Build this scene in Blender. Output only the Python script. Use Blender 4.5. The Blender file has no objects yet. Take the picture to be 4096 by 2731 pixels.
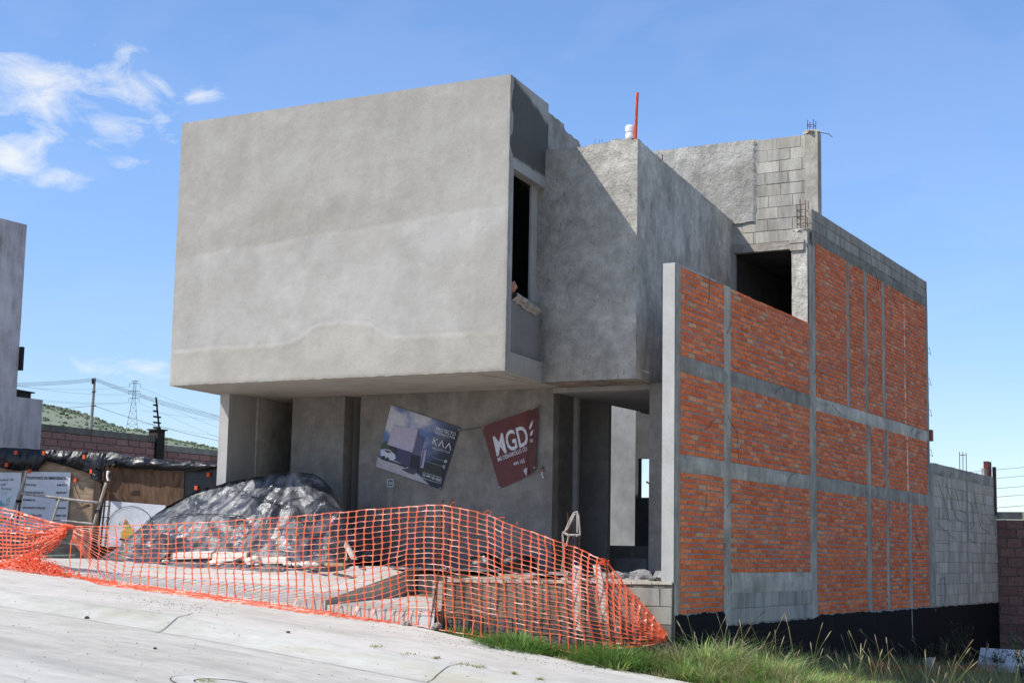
import bpy, math, random
from math import sin, cos, tan, radians, pi, atan2, asin, sqrt, exp, hypot
from mathutils import Vector as V, Matrix, noise
random.seed(7)
RND = random.Random(11)
scene = bpy.context.scene
COL = scene.collection

# ------------------------------------------------------------------ camera (surveyed from the photograph)
FPX = 6202.0
CAM = V((8.571, -20.282, 0.3595))
def _rot(yaw, pitch, roll):
    y, p, r = radians(yaw), radians(pitch), radians(roll)
    fwd = V((-sin(y)*cos(p), cos(y)*cos(p), sin(p)))
    right = V((cos(y), sin(y), 0)); up = right.cross(fwd)
    return right*cos(r)+up*sin(r), -right*sin(r)+up*cos(r), fwd
CR, CU, CF = _rot(28.974, 7.737, 1.084)
def ray(px, py): return CF + CR*((px-2048)/FPX) + CU*((1365.5-py)/FPX)
# survey helpers: a point of the photograph carried onto a real plane of the site
def onY(px, py, Y): d = ray(px, py); return CAM + d*((Y-CAM.y)/d.y)
def onX(px, py, X): d = ray(px, py); return CAM + d*((X-CAM.x)/d.x)
def onZ(px, py, Z): d = ray(px, py); return CAM + d*((Z-CAM.z)/d.z)
def onP(px, py, n, c): d = ray(px, py); n = V(n); return CAM + d*((c-CAM.dot(n))/d.dot(n))
def onD(px, py, D): return CAM + ray(px, py)*D

cam_d = bpy.data.cameras.new('camera'); cam = bpy.data.objects.new('camera', cam_d); COL.objects.link(cam)
m3 = Matrix((CR, CU, -CF)).transposed()
cam.matrix_world = Matrix.Translation(CAM) @ m3.to_4x4()
cam_d.sensor_width = 36; cam_d.lens = 36*FPX/4096; cam_d.clip_end = 12000; cam_d.clip_start = .05
scene.camera = cam

# ------------------------------------------------------------------ mesh helpers
class MB:
    def __init__(s): s.v = []; s.f = []; s.c = []; s.usec = False; s.mi = []
    def add(s, vs, fs, col=None, mi=0):
        b = len(s.v); s.v += [tuple(p) for p in vs]
        for f in fs:
            s.f.append([b+i for i in f]); s.c.append(col); s.mi.append(mi)
        if col is not None: s.usec = True
    def box(s, x0, x1, y0, y1, z0, z1, col=None, mi=0):
        s.prism([(x0, y0), (x1, y0), (x1, y1), (x0, y1)], z0, z1, col, mi)
    def prism(s, poly, z0, z1, col=None, mi=0):
        n = len(poly)
        za = z0 if isinstance(z0, (list, tuple)) else [z0]*n
        zb = z1 if isinstance(z1, (list, tuple)) else [z1]*n
        vs = [(x, y, za[i]) for i, (x, y) in enumerate(poly)]+[(x, y, zb[i]) for i, (x, y) in enumerate(poly)]
        fs = [list(range(n))[::-1], list(range(n, 2*n))]+[[i, (i+1) % n, n+(i+1) % n, n+i] for i in range(n)]
        s.add(vs, fs, col, mi)
    def slab(s, pts, th, col=None, mi=0):
        """polygon of 3D points extruded by the vector th"""
        n = len(pts); th = V(th)
        vs = [V(p) for p in pts]+[V(p)+th for p in pts]
        fs = [list(range(n)), list(range(n, 2*n))[::-1]]+[[(i+1) % n, i, n+i, n+(i+1) % n] for i in range(n)]
        s.add(vs, fs, col, mi)
    def poly(s, pts, col=None, mi=0): s.add(pts, [list(range(len(pts)))], col, mi)
    def tube(s, pts, r, n=6, col=None, mi=0, cap=True):
        pts = [V(p) for p in pts]; rs = r if isinstance(r, (list, tuple)) else [r]*len(pts)
        vs = []; fs = []; a = None
        for i, p in enumerate(pts):
            t = (pts[min(i+1, len(pts)-1)]-pts[max(i-1, 0)])
            if t.length < 1e-9: t = V((0, 0, 1))
            t.normalize()
            if a is None:
                a = t.cross(V((0, 0, 1)) if abs(t.z) < .9 else V((1, 0, 0))).normalized()
            else:
                a = (a - t*a.dot(t)).normalized()
            b = t.cross(a)
            for k in range(n):
                w = 2*pi*k/n; vs.append(p+(a*cos(w)+b*sin(w))*rs[i])
        for i in range(len(pts)-1):
            for k in range(n):
                fs.append([i*n+k, i*n+(k+1) % n, (i+1)*n+(k+1) % n, (i+1)*n+k])
        if cap: fs += [list(range(n))[::-1], list(range((len(pts)-1)*n, len(pts)*n))]
        s.add(vs, fs, col, mi)
    def grid(s, fn, nu, nv, col=None, mi=0, colfn=None):
        b = len(s.v)
        for j in range(nv+1):
            for i in range(nu+1): s.v.append(tuple(fn(i/nu, j/nv)))
        for j in range(nv):
            for i in range(nu):
                s.f.append([b+j*(nu+1)+i, b+j*(nu+1)+i+1, b+(j+1)*(nu+1)+i+1, b+(j+1)*(nu+1)+i])
                s.c.append(colfn((i+.5)/nu, (j+.5)/nv) if colfn else col); s.mi.append(mi)
        if colfn or col is not None: s.usec = True
    def rock(s, c, r, col=None, seed=0, sub=2, sq=(1, 1, .7), mi=0):
        import bmesh
        bm = bmesh.new(); bmesh.ops.create_icosphere(bm, subdivisions=sub, radius=1)
        off = V((seed*3.7, seed*1.3, 0)); vs = []
        for v in bm.verts:
            d = 1+.45*noise.noise(v.co*1.3+off)+.18*noise.noise(v.co*3.5+off)
            vs.append((c[0]+v.co.x*d*r*sq[0], c[1]+v.co.y*d*r*sq[1], c[2]+v.co.z*d*r*sq[2]))
        s.add(vs, [[v.index for v in f.verts] for f in bm.faces], col, mi); bm.free()
    def mesh(s, name, smooth=False, off=(0, 0, 0)):
        me = bpy.data.meshes.new(name)
        o = V(off)
        me.from_pydata([V(p)-o for p in s.v], [], s.f)
        if True:
            at = me.color_attributes.new('Col', 'FLOAT_COLOR', 'CORNER')
            buf = []
            for f, c in zip(s.f, s.c):
                c = c or (1, 1, 1)
                buf += [c[0], c[1], c[2], 1.0]*len(f)
            at.data.foreach_set('color', buf)
        if any(s.mi): me.polygons.foreach_set('material_index', s.mi)
        if smooth: me.polygons.foreach_set('use_smooth', [True]*len(me.polygons))
        me.update(); return me

def fixn(me):
    import bmesh
    bm = bmesh.new(); bm.from_mesh(me); bmesh.ops.recalc_face_normals(bm, faces=bm.faces); bm.to_mesh(me); bm.free()

def _setmats(me, m):
    for x in (m if isinstance(m, (list, tuple)) else [m]): me.materials.append(x)
def tag(o, label=None, cat=None, group=None, kind=None):
    if label: o['label'] = label
    if cat: o['category'] = cat
    if group: o['group'] = group
    if kind: o['kind'] = kind
    return o
def thing(name, label, cat, loc, group=None):
    o = bpy.data.objects.new(name, None); COL.objects.link(o); o.location = loc; o.empty_display_size = .2
    o['wloc'] = 0; del o['wloc']
    return tag(o, label, cat, group)
def part(name, mb, mat, parent, label=None, smooth=False, norm=True):
    me = mb.mesh(name, smooth)
    if norm: fixn(me)
    _setmats(me, mat)
    o = bpy.data.objects.new(name, me); COL.objects.link(o); o.parent = parent
    if parent.parent is None: o.location = -parent.location
    if label: o['label'] = label
    return o
def solo(name, mb, mat, label=None, cat=None, group=None, kind=None, smooth=False, norm=True):
    xs = [p[0] for p in mb.v]; ys = [p[1] for p in mb.v]; zs_ = [p[2] for p in mb.v]
    base = V(((min(xs)+max(xs))/2, (min(ys)+max(ys))/2, min(zs_)))
    if kind: base = V((0, 0, 0))
    me = mb.mesh(name, smooth, base)
    if norm: fixn(me)
    _setmats(me, mat)
    o = bpy.data.objects.new(name, me); COL.objects.link(o); o.location = base
    return tag(o, label, cat, group, kind)
def fbm(p, o=4, l=2.0, g=.5):
    a = 1; s = 0; t = 0
    for k in range(o):
        s += a*noise.noise(V(p)*(l**k)+V((k*17.1, k*3.3, k*9.7))); t += a; a *= g
    return s/t
def interp(kn, x):
    if x <= kn[0][0]: return kn[0][1]
    for (a, b), (c, d) in zip(kn, kn[1:]):
        if x <= c: return b+(d-b)*(x-a)/(c-a)
    return kn[-1][1]
def sstep(a, b, x):
    t = max(0, min(1, (x-a)/(b-a))); return t*t*(3-2*t)

# ------------------------------------------------------------------ materials
class NT:
    def __init__(s, name):
        s.m = bpy.data.materials.new(name); s.m.use_nodes = True
        s.t = s.m.node_tree; s.n = s.t.nodes; s.n.clear()
        s.out = s.n.new('ShaderNodeOutputMaterial'); s.b = s.n.new('ShaderNodeBsdfPrincipled')
        s.t.links.new(s.b.outputs[0], s.out.inputs[0])
        s.b.inputs['Specular IOR Level'].default_value = .3
        s._pos = None
    def new(s, ty, ins=None, **kw):
        n = s.n.new(ty)
        for k, v in kw.items(): setattr(n, k, v)
        for k, v in (ins or {}).items():
            if hasattr(v, 'is_output'): s.t.links.new(v, n.inputs[k])
            else: n.inputs[k].default_value = v
        return n
    def pos(s, sc=(1, 1, 1), off=(0, 0, 0)):
        if s._pos is None: s._pos = s.new('ShaderNodeNewGeometry').outputs['Position']
        return s.new('ShaderNodeMapping', {'Vector': s._pos, 'Scale': sc, 'Location': off}).outputs[0]
    def noise(s, sc, det=6, ro=.55, map=(1, 1, 1), dist=0., off=(0, 0, 0)):
        return s.new('ShaderNodeTexNoise', {'Vector': s.pos(map, off), 'Scale': sc, 'Detail': det, 'Roughness': ro, 'Distortion': dist}).outputs['Fac']
    def ramp(s, f, stops, interp='LINEAR'):
        r = s.new('ShaderNodeValToRGB', {'Fac': f}); e = r.color_ramp.elements; r.color_ramp.interpolation = interp
        while len(e) > 2: e.remove(e[-1])
        for i, (p, c) in enumerate(stops):
            el = e[i] if i < 2 else e.new(p)
            el.position = p; el.color = (*c, 1) if len(c) == 3 else c
        return r.outputs['Color']
    def mix(s, a, b, f, mode='MIX'):
        n = s.n.new('ShaderNodeMix'); n.data_type = 'RGBA'; n.blend_type = mode; n.clamp_factor = True
        for k, v in ((0, f), (6, a), (7, b)):
            if hasattr(v, 'is_output'): s.t.links.new(v, n.inputs[k])
            elif k == 0: n.inputs[k].default_value = v
            else: n.inputs[k].default_value = (*v, 1) if len(v) == 3 else v
        return n.outputs[2]
    def math(s, op, a, b=0., c=0.):
        n = s.n.new('ShaderNodeMath'); n.operation = op
        for k, v in enumerate((a, b, c)):
            if hasattr(v, 'is_output'): s.t.links.new(v, n.inputs[k])
            else: n.inputs[k].default_value = v
        return n.outputs[0]
    def attr(s, nm='Col'): return s.new('ShaderNodeAttribute', attribute_name=nm).outputs['Color']
    def col(s, c):
        if hasattr(c, 'is_output'): s.t.links.new(c, s.b.inputs['Base Color'])
        else: s.b.inputs['Base Color'].default_value = (*c, 1)
        return s
    def rough(s, r):
        if hasattr(r, 'is_output'): s.t.links.new(r, s.b.inputs['Roughness'])
        else: s.b.inputs['Roughness'].default_value = r
        return s
    def bump(s, h, dist=.01, strength=1., prev=None):
        n = s.new('ShaderNodeBump', {'Height': h, 'Distance': dist, 'Strength': strength})
        if prev is not None: s.t.links.new(prev, n.inputs['Normal'])
        s.t.links.new(n.outputs[0], s.b.inputs['Normal']); return n.outputs[0]

def plaster(name, dark, mid, light, big=.9, fine=55, bfine=.004, bbig=.01, bigb=6, streak=.25, attr=False, rough=.92, speck=0):
    k = NT(name)
    n1 = k.noise(big, 5, .6, dist=.6); n2 = k.noise(big*5, 8, .62, off=(3, 1, 7)); st = k.noise(2.2, 6, .6, map=(1.6, 1.6, .34))
    f = k.math('ADD', k.math('MULTIPLY', n1, .55-streak*.3), k.math('ADD', k.math('MULTIPLY', n2, .45-streak*.7), k.math('MULTIPLY', st, streak)))
    c = k.ramp(f, [(.38, dark), (.5, mid), (.61, light)])
    nf = k.noise(fine, 4, .7)
    c = k.mix(c, k.ramp(nf, [(.3, (.72, .72, .72)), (.7, (1.22, 1.22, 1.22))]), .5, 'MULTIPLY')
    if speck:
        pits = k.noise(fine*.45, 3, .5, map=(1, 1, .6), off=(9, 2, 4))
        c = k.mix(c, k.ramp(pits, [(.3, (.35, .34, .33)), (.36, (1, 1, 1))]), speck, 'MULTIPLY')
    if attr: c = k.mix(c, k.attr(), 1., 'MULTIPLY')
    k.col(c).rough(rough)
    b = k.bump(k.noise(bigb, 7, .6), bbig, 1.)
    k.bump(nf, bfine, 1., b)
    return k.m
def simple(name, c, rough=.6, var=.25, sc=8, bump=0., bsc=40, metal=0., spec=.3, attr=False):
    k = NT(name)
    f = k.noise(sc, 6, .6)
    lo = tuple(x*(1-var) for x in c); hi = tuple(min(1, x*(1+var)) for x in c)
    cc = k.ramp(f, [(.35, lo), (.65, hi)])
    if attr: cc = k.mix(cc, k.attr(), 1., 'MULTIPLY')
    k.col(cc).rough(rough); k.b.inputs['Metallic'].default_value = metal; k.b.inputs['Specular IOR Level'].default_value = spec
    if bump: k.bump(k.noise(bsc, 5, .6), bump)
    return k.m
def attrmat(name, rough=.7, sc=30, var=.25, bump=.002, spec=.3):
    k = NT(name)
    f = k.noise(sc, 5, .6)
    c = k.mix(k.attr(), k.ramp(f, [(.3, (1-var,)*3), (.7, (1+var,)*3)]), 1., 'MULTIPLY')
    k.col(c).rough(rough); k.b.inputs['Specular IOR Level'].default_value = spec
    if bump: k.bump(f, bump)
    return k.m

M = {}
M['box'] = plaster('fresh_plaster', (.330, .302, .258), (.368, .340, .296), (.41, .383, .341), big=.7, fine=80, bfine=.005, bbig=.012, bigb=6, streak=.10, attr=True)
M['boxside'] = plaster('side_plaster', (.35, .335, .305), (.41, .395, .362), (.455, .44, .41), big=.8, fine=90, bfine=.0025, bbig=.004, attr=True)
M['rough'] = plaster('rough_plaster', (.325, .296, .248), (.437, .402, .343), (.58, .537, .465), big=1.1, fine=34, bfine=.022, bbig=.035, bigb=11, streak=.08, attr=True, speck=.4)
M['side'] = plaster('stained_plaster', (.29, .262, .218), (.445, .407, .345), (.63, .58, .495), big=1.3, fine=45, bfine=.01, bbig=.015, bigb=9, streak=.18, attr=True, speck=.45)
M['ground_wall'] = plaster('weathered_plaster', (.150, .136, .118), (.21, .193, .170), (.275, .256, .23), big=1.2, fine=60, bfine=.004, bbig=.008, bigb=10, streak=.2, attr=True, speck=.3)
M['white_plaster'] = plaster('pale_plaster', (.37, .35, .312), (.43, .41, .37), (.48, .46, .42), big=1.5, fine=70, bfine=.004, bbig=.004, streak=.3)
M['bright_wall'] = plaster('sunlit_plaster', (.25, .255, .255), (.34, .345, .345), (.43, .435, .435), big=.8, fine=60, bfine=.003, bbig=.004, streak=.2)
M['concrete'] = plaster('cast_concrete', (.245, .218, .175), (.365, .327, .265), (.49, .442, .365), big=1.6, fine=55, bfine=.004, bbig=.012, bigb=12, streak=.4, attr=True, speck=.4)
M['soffit'] = plaster('soffit_plaster', (.36, .325, .28), (.42, .385, .335), (.47, .43, .38), big=.8, fine=70, bfine=.002, bbig=.005, streak=.05)
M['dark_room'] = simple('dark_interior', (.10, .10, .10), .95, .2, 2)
M['interior'] = plaster('interior_plaster', (.22, .21, .20), (.27, .26, .25), (.32, .31, .30), big=1.2, fine=50, bfine=.003, bbig=.005)
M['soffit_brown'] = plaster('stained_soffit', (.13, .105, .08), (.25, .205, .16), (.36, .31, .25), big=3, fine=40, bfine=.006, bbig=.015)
M['neighbour'] = plaster('old_plaster', (.36, .31, .285), (.66, .585, .555), (.80, .72, .69), big=.7, fine=30, bfine=.01, bbig=.02, bigb=4, streak=.45, attr=True)
M['mortar'] = simple('mortar', (.35, .325, .285), .95, .3, 14, .008, 60)
def brickmat():
    k = NT('clay_brick')
    f = k.noise(26, 6, .65); g = k.noise(7, 5, .6, off=(4, 4, 1))
    c = k.mix(k.attr(), k.ramp(f, [(.3, (.78, .75, .74)), (.7, (1.2, 1.18, 1.16))]), 1., 'MULTIPLY')
    wh = k.ramp(k.noise(3.2, 7, .7, map=(1, 1, .6), off=(1, 8, 3)), [(.6, (0, 0, 0)), (.74, (1, 1, 1))])
    c = k.mix(c, (.55, .45, .40), k.math('MULTIPLY', wh, .45))
    gm = k.ramp(g, [(.62, (0, 0, 0)), (.75, (1, 1, 1))])
    c = k.mix(c, (.30, .285, .27), k.math('MULTIPLY', gm, .2))
    k.col(c).rough(.93)
    b = k.bump(k.noise(60, 5, .7), .006); k.bump(k.noise(14, 4, .6), .01, 1., b)
    return k.m
M['brick'] = brickmat()
def blockmat(name, tint=(1, 1, 1)):
    k = NT(name)
    f = k.noise(90, 4, .7); st = k.noise(3, 6, .6, map=(1.5, 1.5, .3)); g = k.noise(1.6, 6, .6)
    c = k.mix(k.attr(), k.ramp(f, [(.3, (.75, .75, .75)), (.7, (1.2, 1.2, 1.2))]), 1., 'MULTIPLY')
    c = k.mix(c, k.ramp(st, [(.36, (.62, .61, .6)), (.55, (1.06, 1.06, 1.06))]), .8, 'MULTIPLY')
    c = k.mix(c, (1.2, 1.10, .95), 1., 'MULTIPLY')
    k.col(c).rough(.95); k.bump(f, .005)
    return k.m
M['block'] = blockmat('concrete_block')
def splitmat():
    k = NT('split_face_block')
    f = k.noise(30, 6, .7)
    c = k.mix(k.attr(), k.ramp(f, [(.3, (.6, .58, .58)), (.7, (1.3, 1.3, 1.3))]), 1., 'MULTIPLY')
    k.col(c).rough(.95); k.bump(k.noise(16, 6, .65), .03)
    return k.m
M['split'] = splitmat()
def bitumen():
    k = NT('black_bitumen')
    f = k.noise(5, 7, .65, map=(1, 1, .25)); g = k.noise(2.0, 6, .6, map=(1.2, 1.2, .3), off=(5, 3, 1))
    c = k.ramp(f, [(.35, (.005, .005, .0048)), (.62, (.008, .0078, .0075)), (.82, (.03, .03, .028))])
    c = k.mix(c, (.09, .088, .085), k.ramp(g, [(.70, (0, 0, 0)), (.84, (.6, .6, .6))]))
    k.col(c).rough(.8); k.b.inputs['Specular IOR Level'].default_value = .15; k.bump(k.noise(18, 5, .6), .01)
    return k.m
M['bitumen'] = bitumen()
def pave(name, a, b, c3, grain=120, stain=(.36, .37, .34), amt=.5, bump=.004):
    k = NT(name)
    n1 = k.noise(.55, 6, .6, map=(.5, 1.4, 1)); n2 = k.noise(3.5, 8, .65); f = k.noise(grain, 3, .7)
    br = k.noise(14, 4, .6, map=(.12, 2.6, 1))
    c = k.ramp(k.math('ADD', k.math('MULTIPLY', n1, .55), k.math('MULTIPLY', n2, .45)), [(.36, a), (.5, b), (.62, c3)])
    c = k.mix(c, k.ramp(br, [(.35, (.9, .9, .9)), (.65, (1.06, 1.06, 1.06))]), .8, 'MULTIPLY')
    c = k.mix(c, k.ramp(f, [(.28, (.72, .72, .72)), (.6, (1.1, 1.1, 1.1))]), .6, 'MULTIPLY')
    s2 = k.ramp(k.noise(.9, 7, .62, map=(.45, 1.6, 1), off=(7, 2, 0)), [(.53, (0, 0, 0)), (.68, (1, 1, 1))])
    c = k.mix(c, stain, k.math('MULTIPLY', s2, amt))
    k.col(c).rough(.9)
    b_ = k.bump(br, .004, .6); k.bump(f, bump, 1., b_)
    return k.m
M['road'] = pave('road_concrete', (.45, .408, .34), (.565, .52, .442), (.645, .596, .515), 110, (.39, .362, .32), .7)
M['walk'] = pave('pavement_concrete', (.49, .45, .38), (.60, .555, .48), (.67, .622, .545), 120, (.40, .373, .315), .6, .003)
M['kerb'] = pave('kerb_concrete', (.43, .41, .34), (.53, .505, .43), (.60, .575, .50), 120, (.44, .39, .285), .75, .002)
M['drive'] = pave('driveway_concrete', (.42, .395, .34), (.53, .50, .44), (.62, .59, .53), 45, (.38, .36, .33), .3, .012)
M['soil'] = simple('dry_soil', (.17, .135, .09), .95, .35, 3, .03, 14)
M['tar_joint'] = simple('dark_joint', (.08, .075, .07), .95, .3, 8)  # plain dark colour of joints and grooves

def tarp(name, base, dust, rough=.34, dustamt=.45, crease=10):
    k = NT(name)
    f = k.noise(2.6, 8, .68, dist=1.0); g = k.noise(9, 7, .7, off=(2, 5, 1))
    dm = k.ramp(f, [(.46, (0, 0, 0)), (.66, (1, 1, 1))])
    dm = k.math('MULTIPLY', dm, k.math('MULTIPLY', g, 1.5))
    c = k.mix(base, dust, k.math('MULTIPLY', dm, dustamt))
    k.col(c); k.rough(k.math('ADD', rough, k.math('MULTIPLY', dm, .3)))
    k.b.inputs['Specular IOR Level'].default_value = .5
    vo = k.new('ShaderNodeTexVoronoi', {'Vector': k.pos(), 'Scale': crease*.55}, feature='DISTANCE_TO_EDGE').outputs['Distance']
    w = k.noise(crease, 6, .6, dist=1.6)
    b = k.bump(w, .014); k.bump(k.math('POWER', vo, .5), .005, .6, b)
    return k.m
M['tarp'] = tarp('dusty_black_plastic', (.036, .039, .046), (.33, .32, .30), .30, .75, 6)
M['tarp_black'] = tarp('black_plastic', (.010, .010, .011), (.07, .07, .07), .30, .12, 3.5)
M['sheet'] = tarp('grey_plastic_sheet', (.10, .105, .12), (.45, .44, .42), .28, .6, 12)
def wood(name, a, b, c, sc=1.0, axis=(1, 1, .12)):
    k = NT(name)
    f = k.noise(12*sc, 6, .6, map=axis, dist=.8); g = k.noise(2.2, 5, .6)
    col = k.ramp(f, [(.3, a), (.5, b), (.7, c)])
    col = k.mix(col, k.ramp(g, [(.3, (.7, .7, .7)), (.7, (1.15, 1.15, 1.15))]), .8, 'MULTIPLY')
    k.col(col).rough(.85); k.bump(f, .003)
    return k.m
M['ply'] = wood('pale_plywood', (.30, .19, .11), (.44, .31, .20), (.55, .42, .29), 1., (.25, .25, 1.2))
M['ply_dark'] = wood('dark_plywood', (.085, .045, .025), (.15, .085, .05), (.21, .125, .08), 1., (1, 1, .2))
M['wood_grey'] = wood('weathered_wood', (.28, .245, .20), (.42, .37, .315), (.55, .50, .44))
M['wood_dark'] = wood('dark_timber', (.05, .035, .028), (.10, .07, .05), (.16, .11, .08))
M['rust'] = simple('rusty_steel', (.12, .055, .03), .85, .5, 40, .002, 120, .3)
M['steel_dark'] = simple('dark_steel_wire', (.035, .032, .03), .6, .3, 30, 0, 30, .5)
M['wire'] = simple('cable', (.25, .26, .28), .6, .1, 5)
M['paint_red'] = simple('orange_red_paint', (.62, .07, .025), .5, .25, 14, .001, 60)
M['dark_red'] = simple('dark_red_paint', (.12, .03, .025), .7, .4, 12)
M['white_plastic'] = simple('white_plastic', (.82, .82, .82), .45, .05, 8)
M['foam'] = simple('cream_foam', (.72, .68, .58), .9, .12, 10, .006, 70)
M['stone'] = simple('rubble_stone', (.40, .36, .31), .95, .35, 9, .02, 30)
M['stone_grey'] = simple('grey_rubble', (.27, .26, .25), .95, .35, 9, .02, 30)
def netmat():
    k = NT('orange_net_plastic')
    c = k.ramp(k.noise(3.0, 4, .6), [(.3, (.80, .115, .035)), (.52, (.88, .17, .06)), (.7, (.88, .28, .16))])
    k.col(c).rough(.38); k.b.inputs['Specular IOR Level'].default_value = .6
    tr = k.new('ShaderNodeBsdfTranslucent', {'Color': (.95, .16, .05, 1)})
    mx = k.new('ShaderNodeMixShader', {'Fac': .35}); k.t.links.new(k.b.outputs[0], mx.inputs[1]); k.t.links.new(tr.outputs[0], mx.inputs[2])
    k.t.links.new(mx.outputs[0], k.out.inputs[0])
    return k.m
M['net'] = netmat()
def leafmat(name):
    k = NT(name)
    f = k.noise(2.5, 5, .6)
    c = k.mix(k.attr(), k.ramp(f, [(.3, (.75, .75, .7)), (.7, (1.25, 1.25, 1.1))]), 1., 'MULTIPLY')
    k.col(c).rough(.55); k.b.inputs['Specular IOR Level'].default_value = .35
    tr = k.new('ShaderNodeBsdfTranslucent'); k.t.links.new(c, tr.inputs['Color'])
    mx = k.new('ShaderNodeMixShader', {'Fac': .35}); k.t.links.new(k.b.outputs[0], mx.inputs[1]); k.t.links.new(tr.outputs[0], mx.inputs[2])
    k.t.links.new(mx.outputs[0], k.out.inputs[0])
    return k.m
M['leaf'] = leafmat('grass_blade')
M['print'] = attrmat('printed_vinyl', .45, 12, .12, .002, .4)
M['vinyl'] = attrmat('white_vinyl', .5, 5, .08, .012, .35)
M['clip'] = simple('orange_cap', (.75, .11, .03), .5, .1, 9)
def hillmat():
    k = NT('hill_slope')
    n1 = k.noise(.05, 8, .65); n2 = k.noise(.35, 6, .7)
    c = k.ramp(n1, [(.35, (.14, .185, .075)), (.5, (.18, .21, .095)), (.65, (.235, .225, .13))])
    c = k.mix(c, (.32, .26, .21), k.ramp(n2, [(.62, (0, 0, 0)), (.72, (.7, .7, .7))]))
    c = k.mix(c, (.42, .52, .62), .12)  # pale blue distance haze mixed into the slope colour
    k.col(c).rough(.95)
    return k.m
M['hill'] = hillmat()
M['scrub'] = attrmat('scrub_leaves', .8, .6, .35, 0)
print('materials ok')

# ================================================================== SETTING
ZK = [(-40, 1.9), (-16, .16), (-12.8, -.045), (-10.07, -.262), (-6.2, -.56), (-4.26, -.745), (0, -1.19), (4, -1.58), (9, -1.98), (20, -2.5), (60, -3.2)]
def zs(x): return (interp(ZK, x-.8)+interp(ZK, x-.4)+interp(ZK, x)+interp(ZK, x+.4)+interp(ZK, x+.8))/5
YBACK, YCREST, YGUT = -.3, -3.2, -4.0
def zroad(x, y):
    z = zs(x)
    if y >= YCREST: return z - .05*(YBACK-y)/(YBACK-YCREST)
    if y >= YGUT: return z-.05-.14*sstep(0, 1, (YCREST-y)/(YCREST-YGUT))
    t = (YGUT-y)
    return z-.19+.10*min(1, t/5)-.0*t
def hitroad(px, py):
    d = ray(px, py); t = 9.
    while t < 40:
        p = CAM+d*t
        if p.z < zroad(p.x, p.y): break
        t += .05
    a, b = t-.05, t
    for _ in range(12):
        c = (a+b)/2; p = CAM+d*c
        if p.z < zroad(p.x, p.y): b = c
        else: a = c
    return CAM+d*b
def edgeY(x): return interp([(-3.9, -.32), (-3.4, -.45), (-2.6, -.75), (-1, -1.05), (0, -1.05), (1.2, -1.15), (3, -1.35), (6, -1.6), (10, -1.8)], x)

def ground_h(x, y):
    zst = zs(x)
    if y < -.3: return zroad(x, max(y, -9)) - .12
    right = zst - .068*min(max(y, 0), 30) - .03*0
    left = min(.02, zst+.10*(y+.3)) if x < -9.9 else 0
    k = sstep(-1.2, .3, x)
    l2 = interp([(-.3, zst-.1), (2.5, -.30)], y) if x >= -9.9 else interp([(-.3, zst-.05), (2.1, -.02+.0*x), (6, .02)], y)
    return l2*(1-k)+right*k
mb = MB()
XS = [-3000, -900, -300, -120, -60]+[-40+i*1.0 for i in range(28)]+[-12+i*.5 for i in range(48)]+[12, 16, 22, 30, 50, 100, 300, 900, 3000]
YS = [-600, -200, -60, -30, -20, -12]+[-8+i*.5 for i in range(64)]+[24, 28, 34, 45, 60, 100, 200, 500, 1500, 4000]
def gfn(u, v):
    x = XS[round(u*(len(XS)-1))]; y = YS[round(v*(len(YS)-1))]
    z = ground_h(max(-40, min(30, x)), max(-12, min(30, y)))
    far = sstep(30, 200, max(abs(x), abs(y)))
    return (x, y, z*(1-far)-3.0*far)
mb.grid(gfn, len(XS)-1, len(YS)-1)
solo('ground', mb, M['soil'], kind='structure', smooth=True, norm=False)

def strip(name, x0, x1, nx, yf0, yf1, ny, zf, mat, lift=0.):
    mb = MB()
    def fn(u, v):
        x = x0+(x1-x0)*u; y = yf0(x)+(yf1(x)-yf0(x))*v
        return (x, y, zf(x, y)+lift)
    mb.grid(fn, nx, ny)
    return solo(name, mb, mat, kind='structure', smooth=True, norm=False)
strip('road', -60, 40, 200, lambda x: -40, lambda x: YGUT, 24, zroad, M['road'])
strip('kerb', -60, 40, 240, lambda x: YGUT, lambda x: YCREST, 10, lambda x, y: zroad(x, y)+.006*fbm((x*1.5, y*3, 0)), M['kerb'])
strip('pavement', -60, 40, 240, lambda x: YCREST, lambda x: (YBACK if x < -3.9 else edgeY(x)+.25*0), 8, lambda x, y: zroad(x, y)+.004*fbm((x*1.2, y*2, 3)), M['walk'])
# joints and cracks scored in the pavement, kerb and road
mb = MB()
def groove(a, b, w, n=14, wob=.012):
    for i in range(n):
        P = []
        for t in (i/n, (i+1)/n):
            x = a[0]+(b[0]-a[0])*t+wob*noise.noise((t*6, a[0], 0)); y = a[1]+(b[1]-a[1])*t
            P.append((x, y))
        dx, dy = b[0]-a[0], b[1]-a[1]; L = hypot(dx, dy); nx, ny = -dy/L*w/2, dx/L*w/2
        mb.poly([(P[0][0]+nx, P[0][1]+ny, zroad(P[0][0], P[0][1])+.008), (P[1][0]+nx, P[1][1]+ny, zroad(*P[1])+.008), (P[1][0]-nx, P[1][1]-ny, zroad(*P[1])+.008), (P[0][0]-nx, P[0][1]-ny, zroad(*P[0])+.008)])
for (a, b) in (((620, 2530), (772, 2452)), ((1705, 2728), (1838, 2652))):
    A, B = hitroad(*a), hitroad(*b); groove((A.x, A.y), (B.x, B.y), .012)
for x in [-22+2.9*i for i in range(4)]+[4.5, 7.5]: groove((x, YGUT), (x+.05, YCREST), .012)
for i in range(18):
    x = -14+i; groove((x, YGUT-.01), (x+1, YGUT-.01), .012, 6, 0)
A, B = hitroad(700, 2731), hitroad(420, 2668)
solo('pavement_joint', mb, M['tar_joint'], kind='structure', norm=False)

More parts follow.
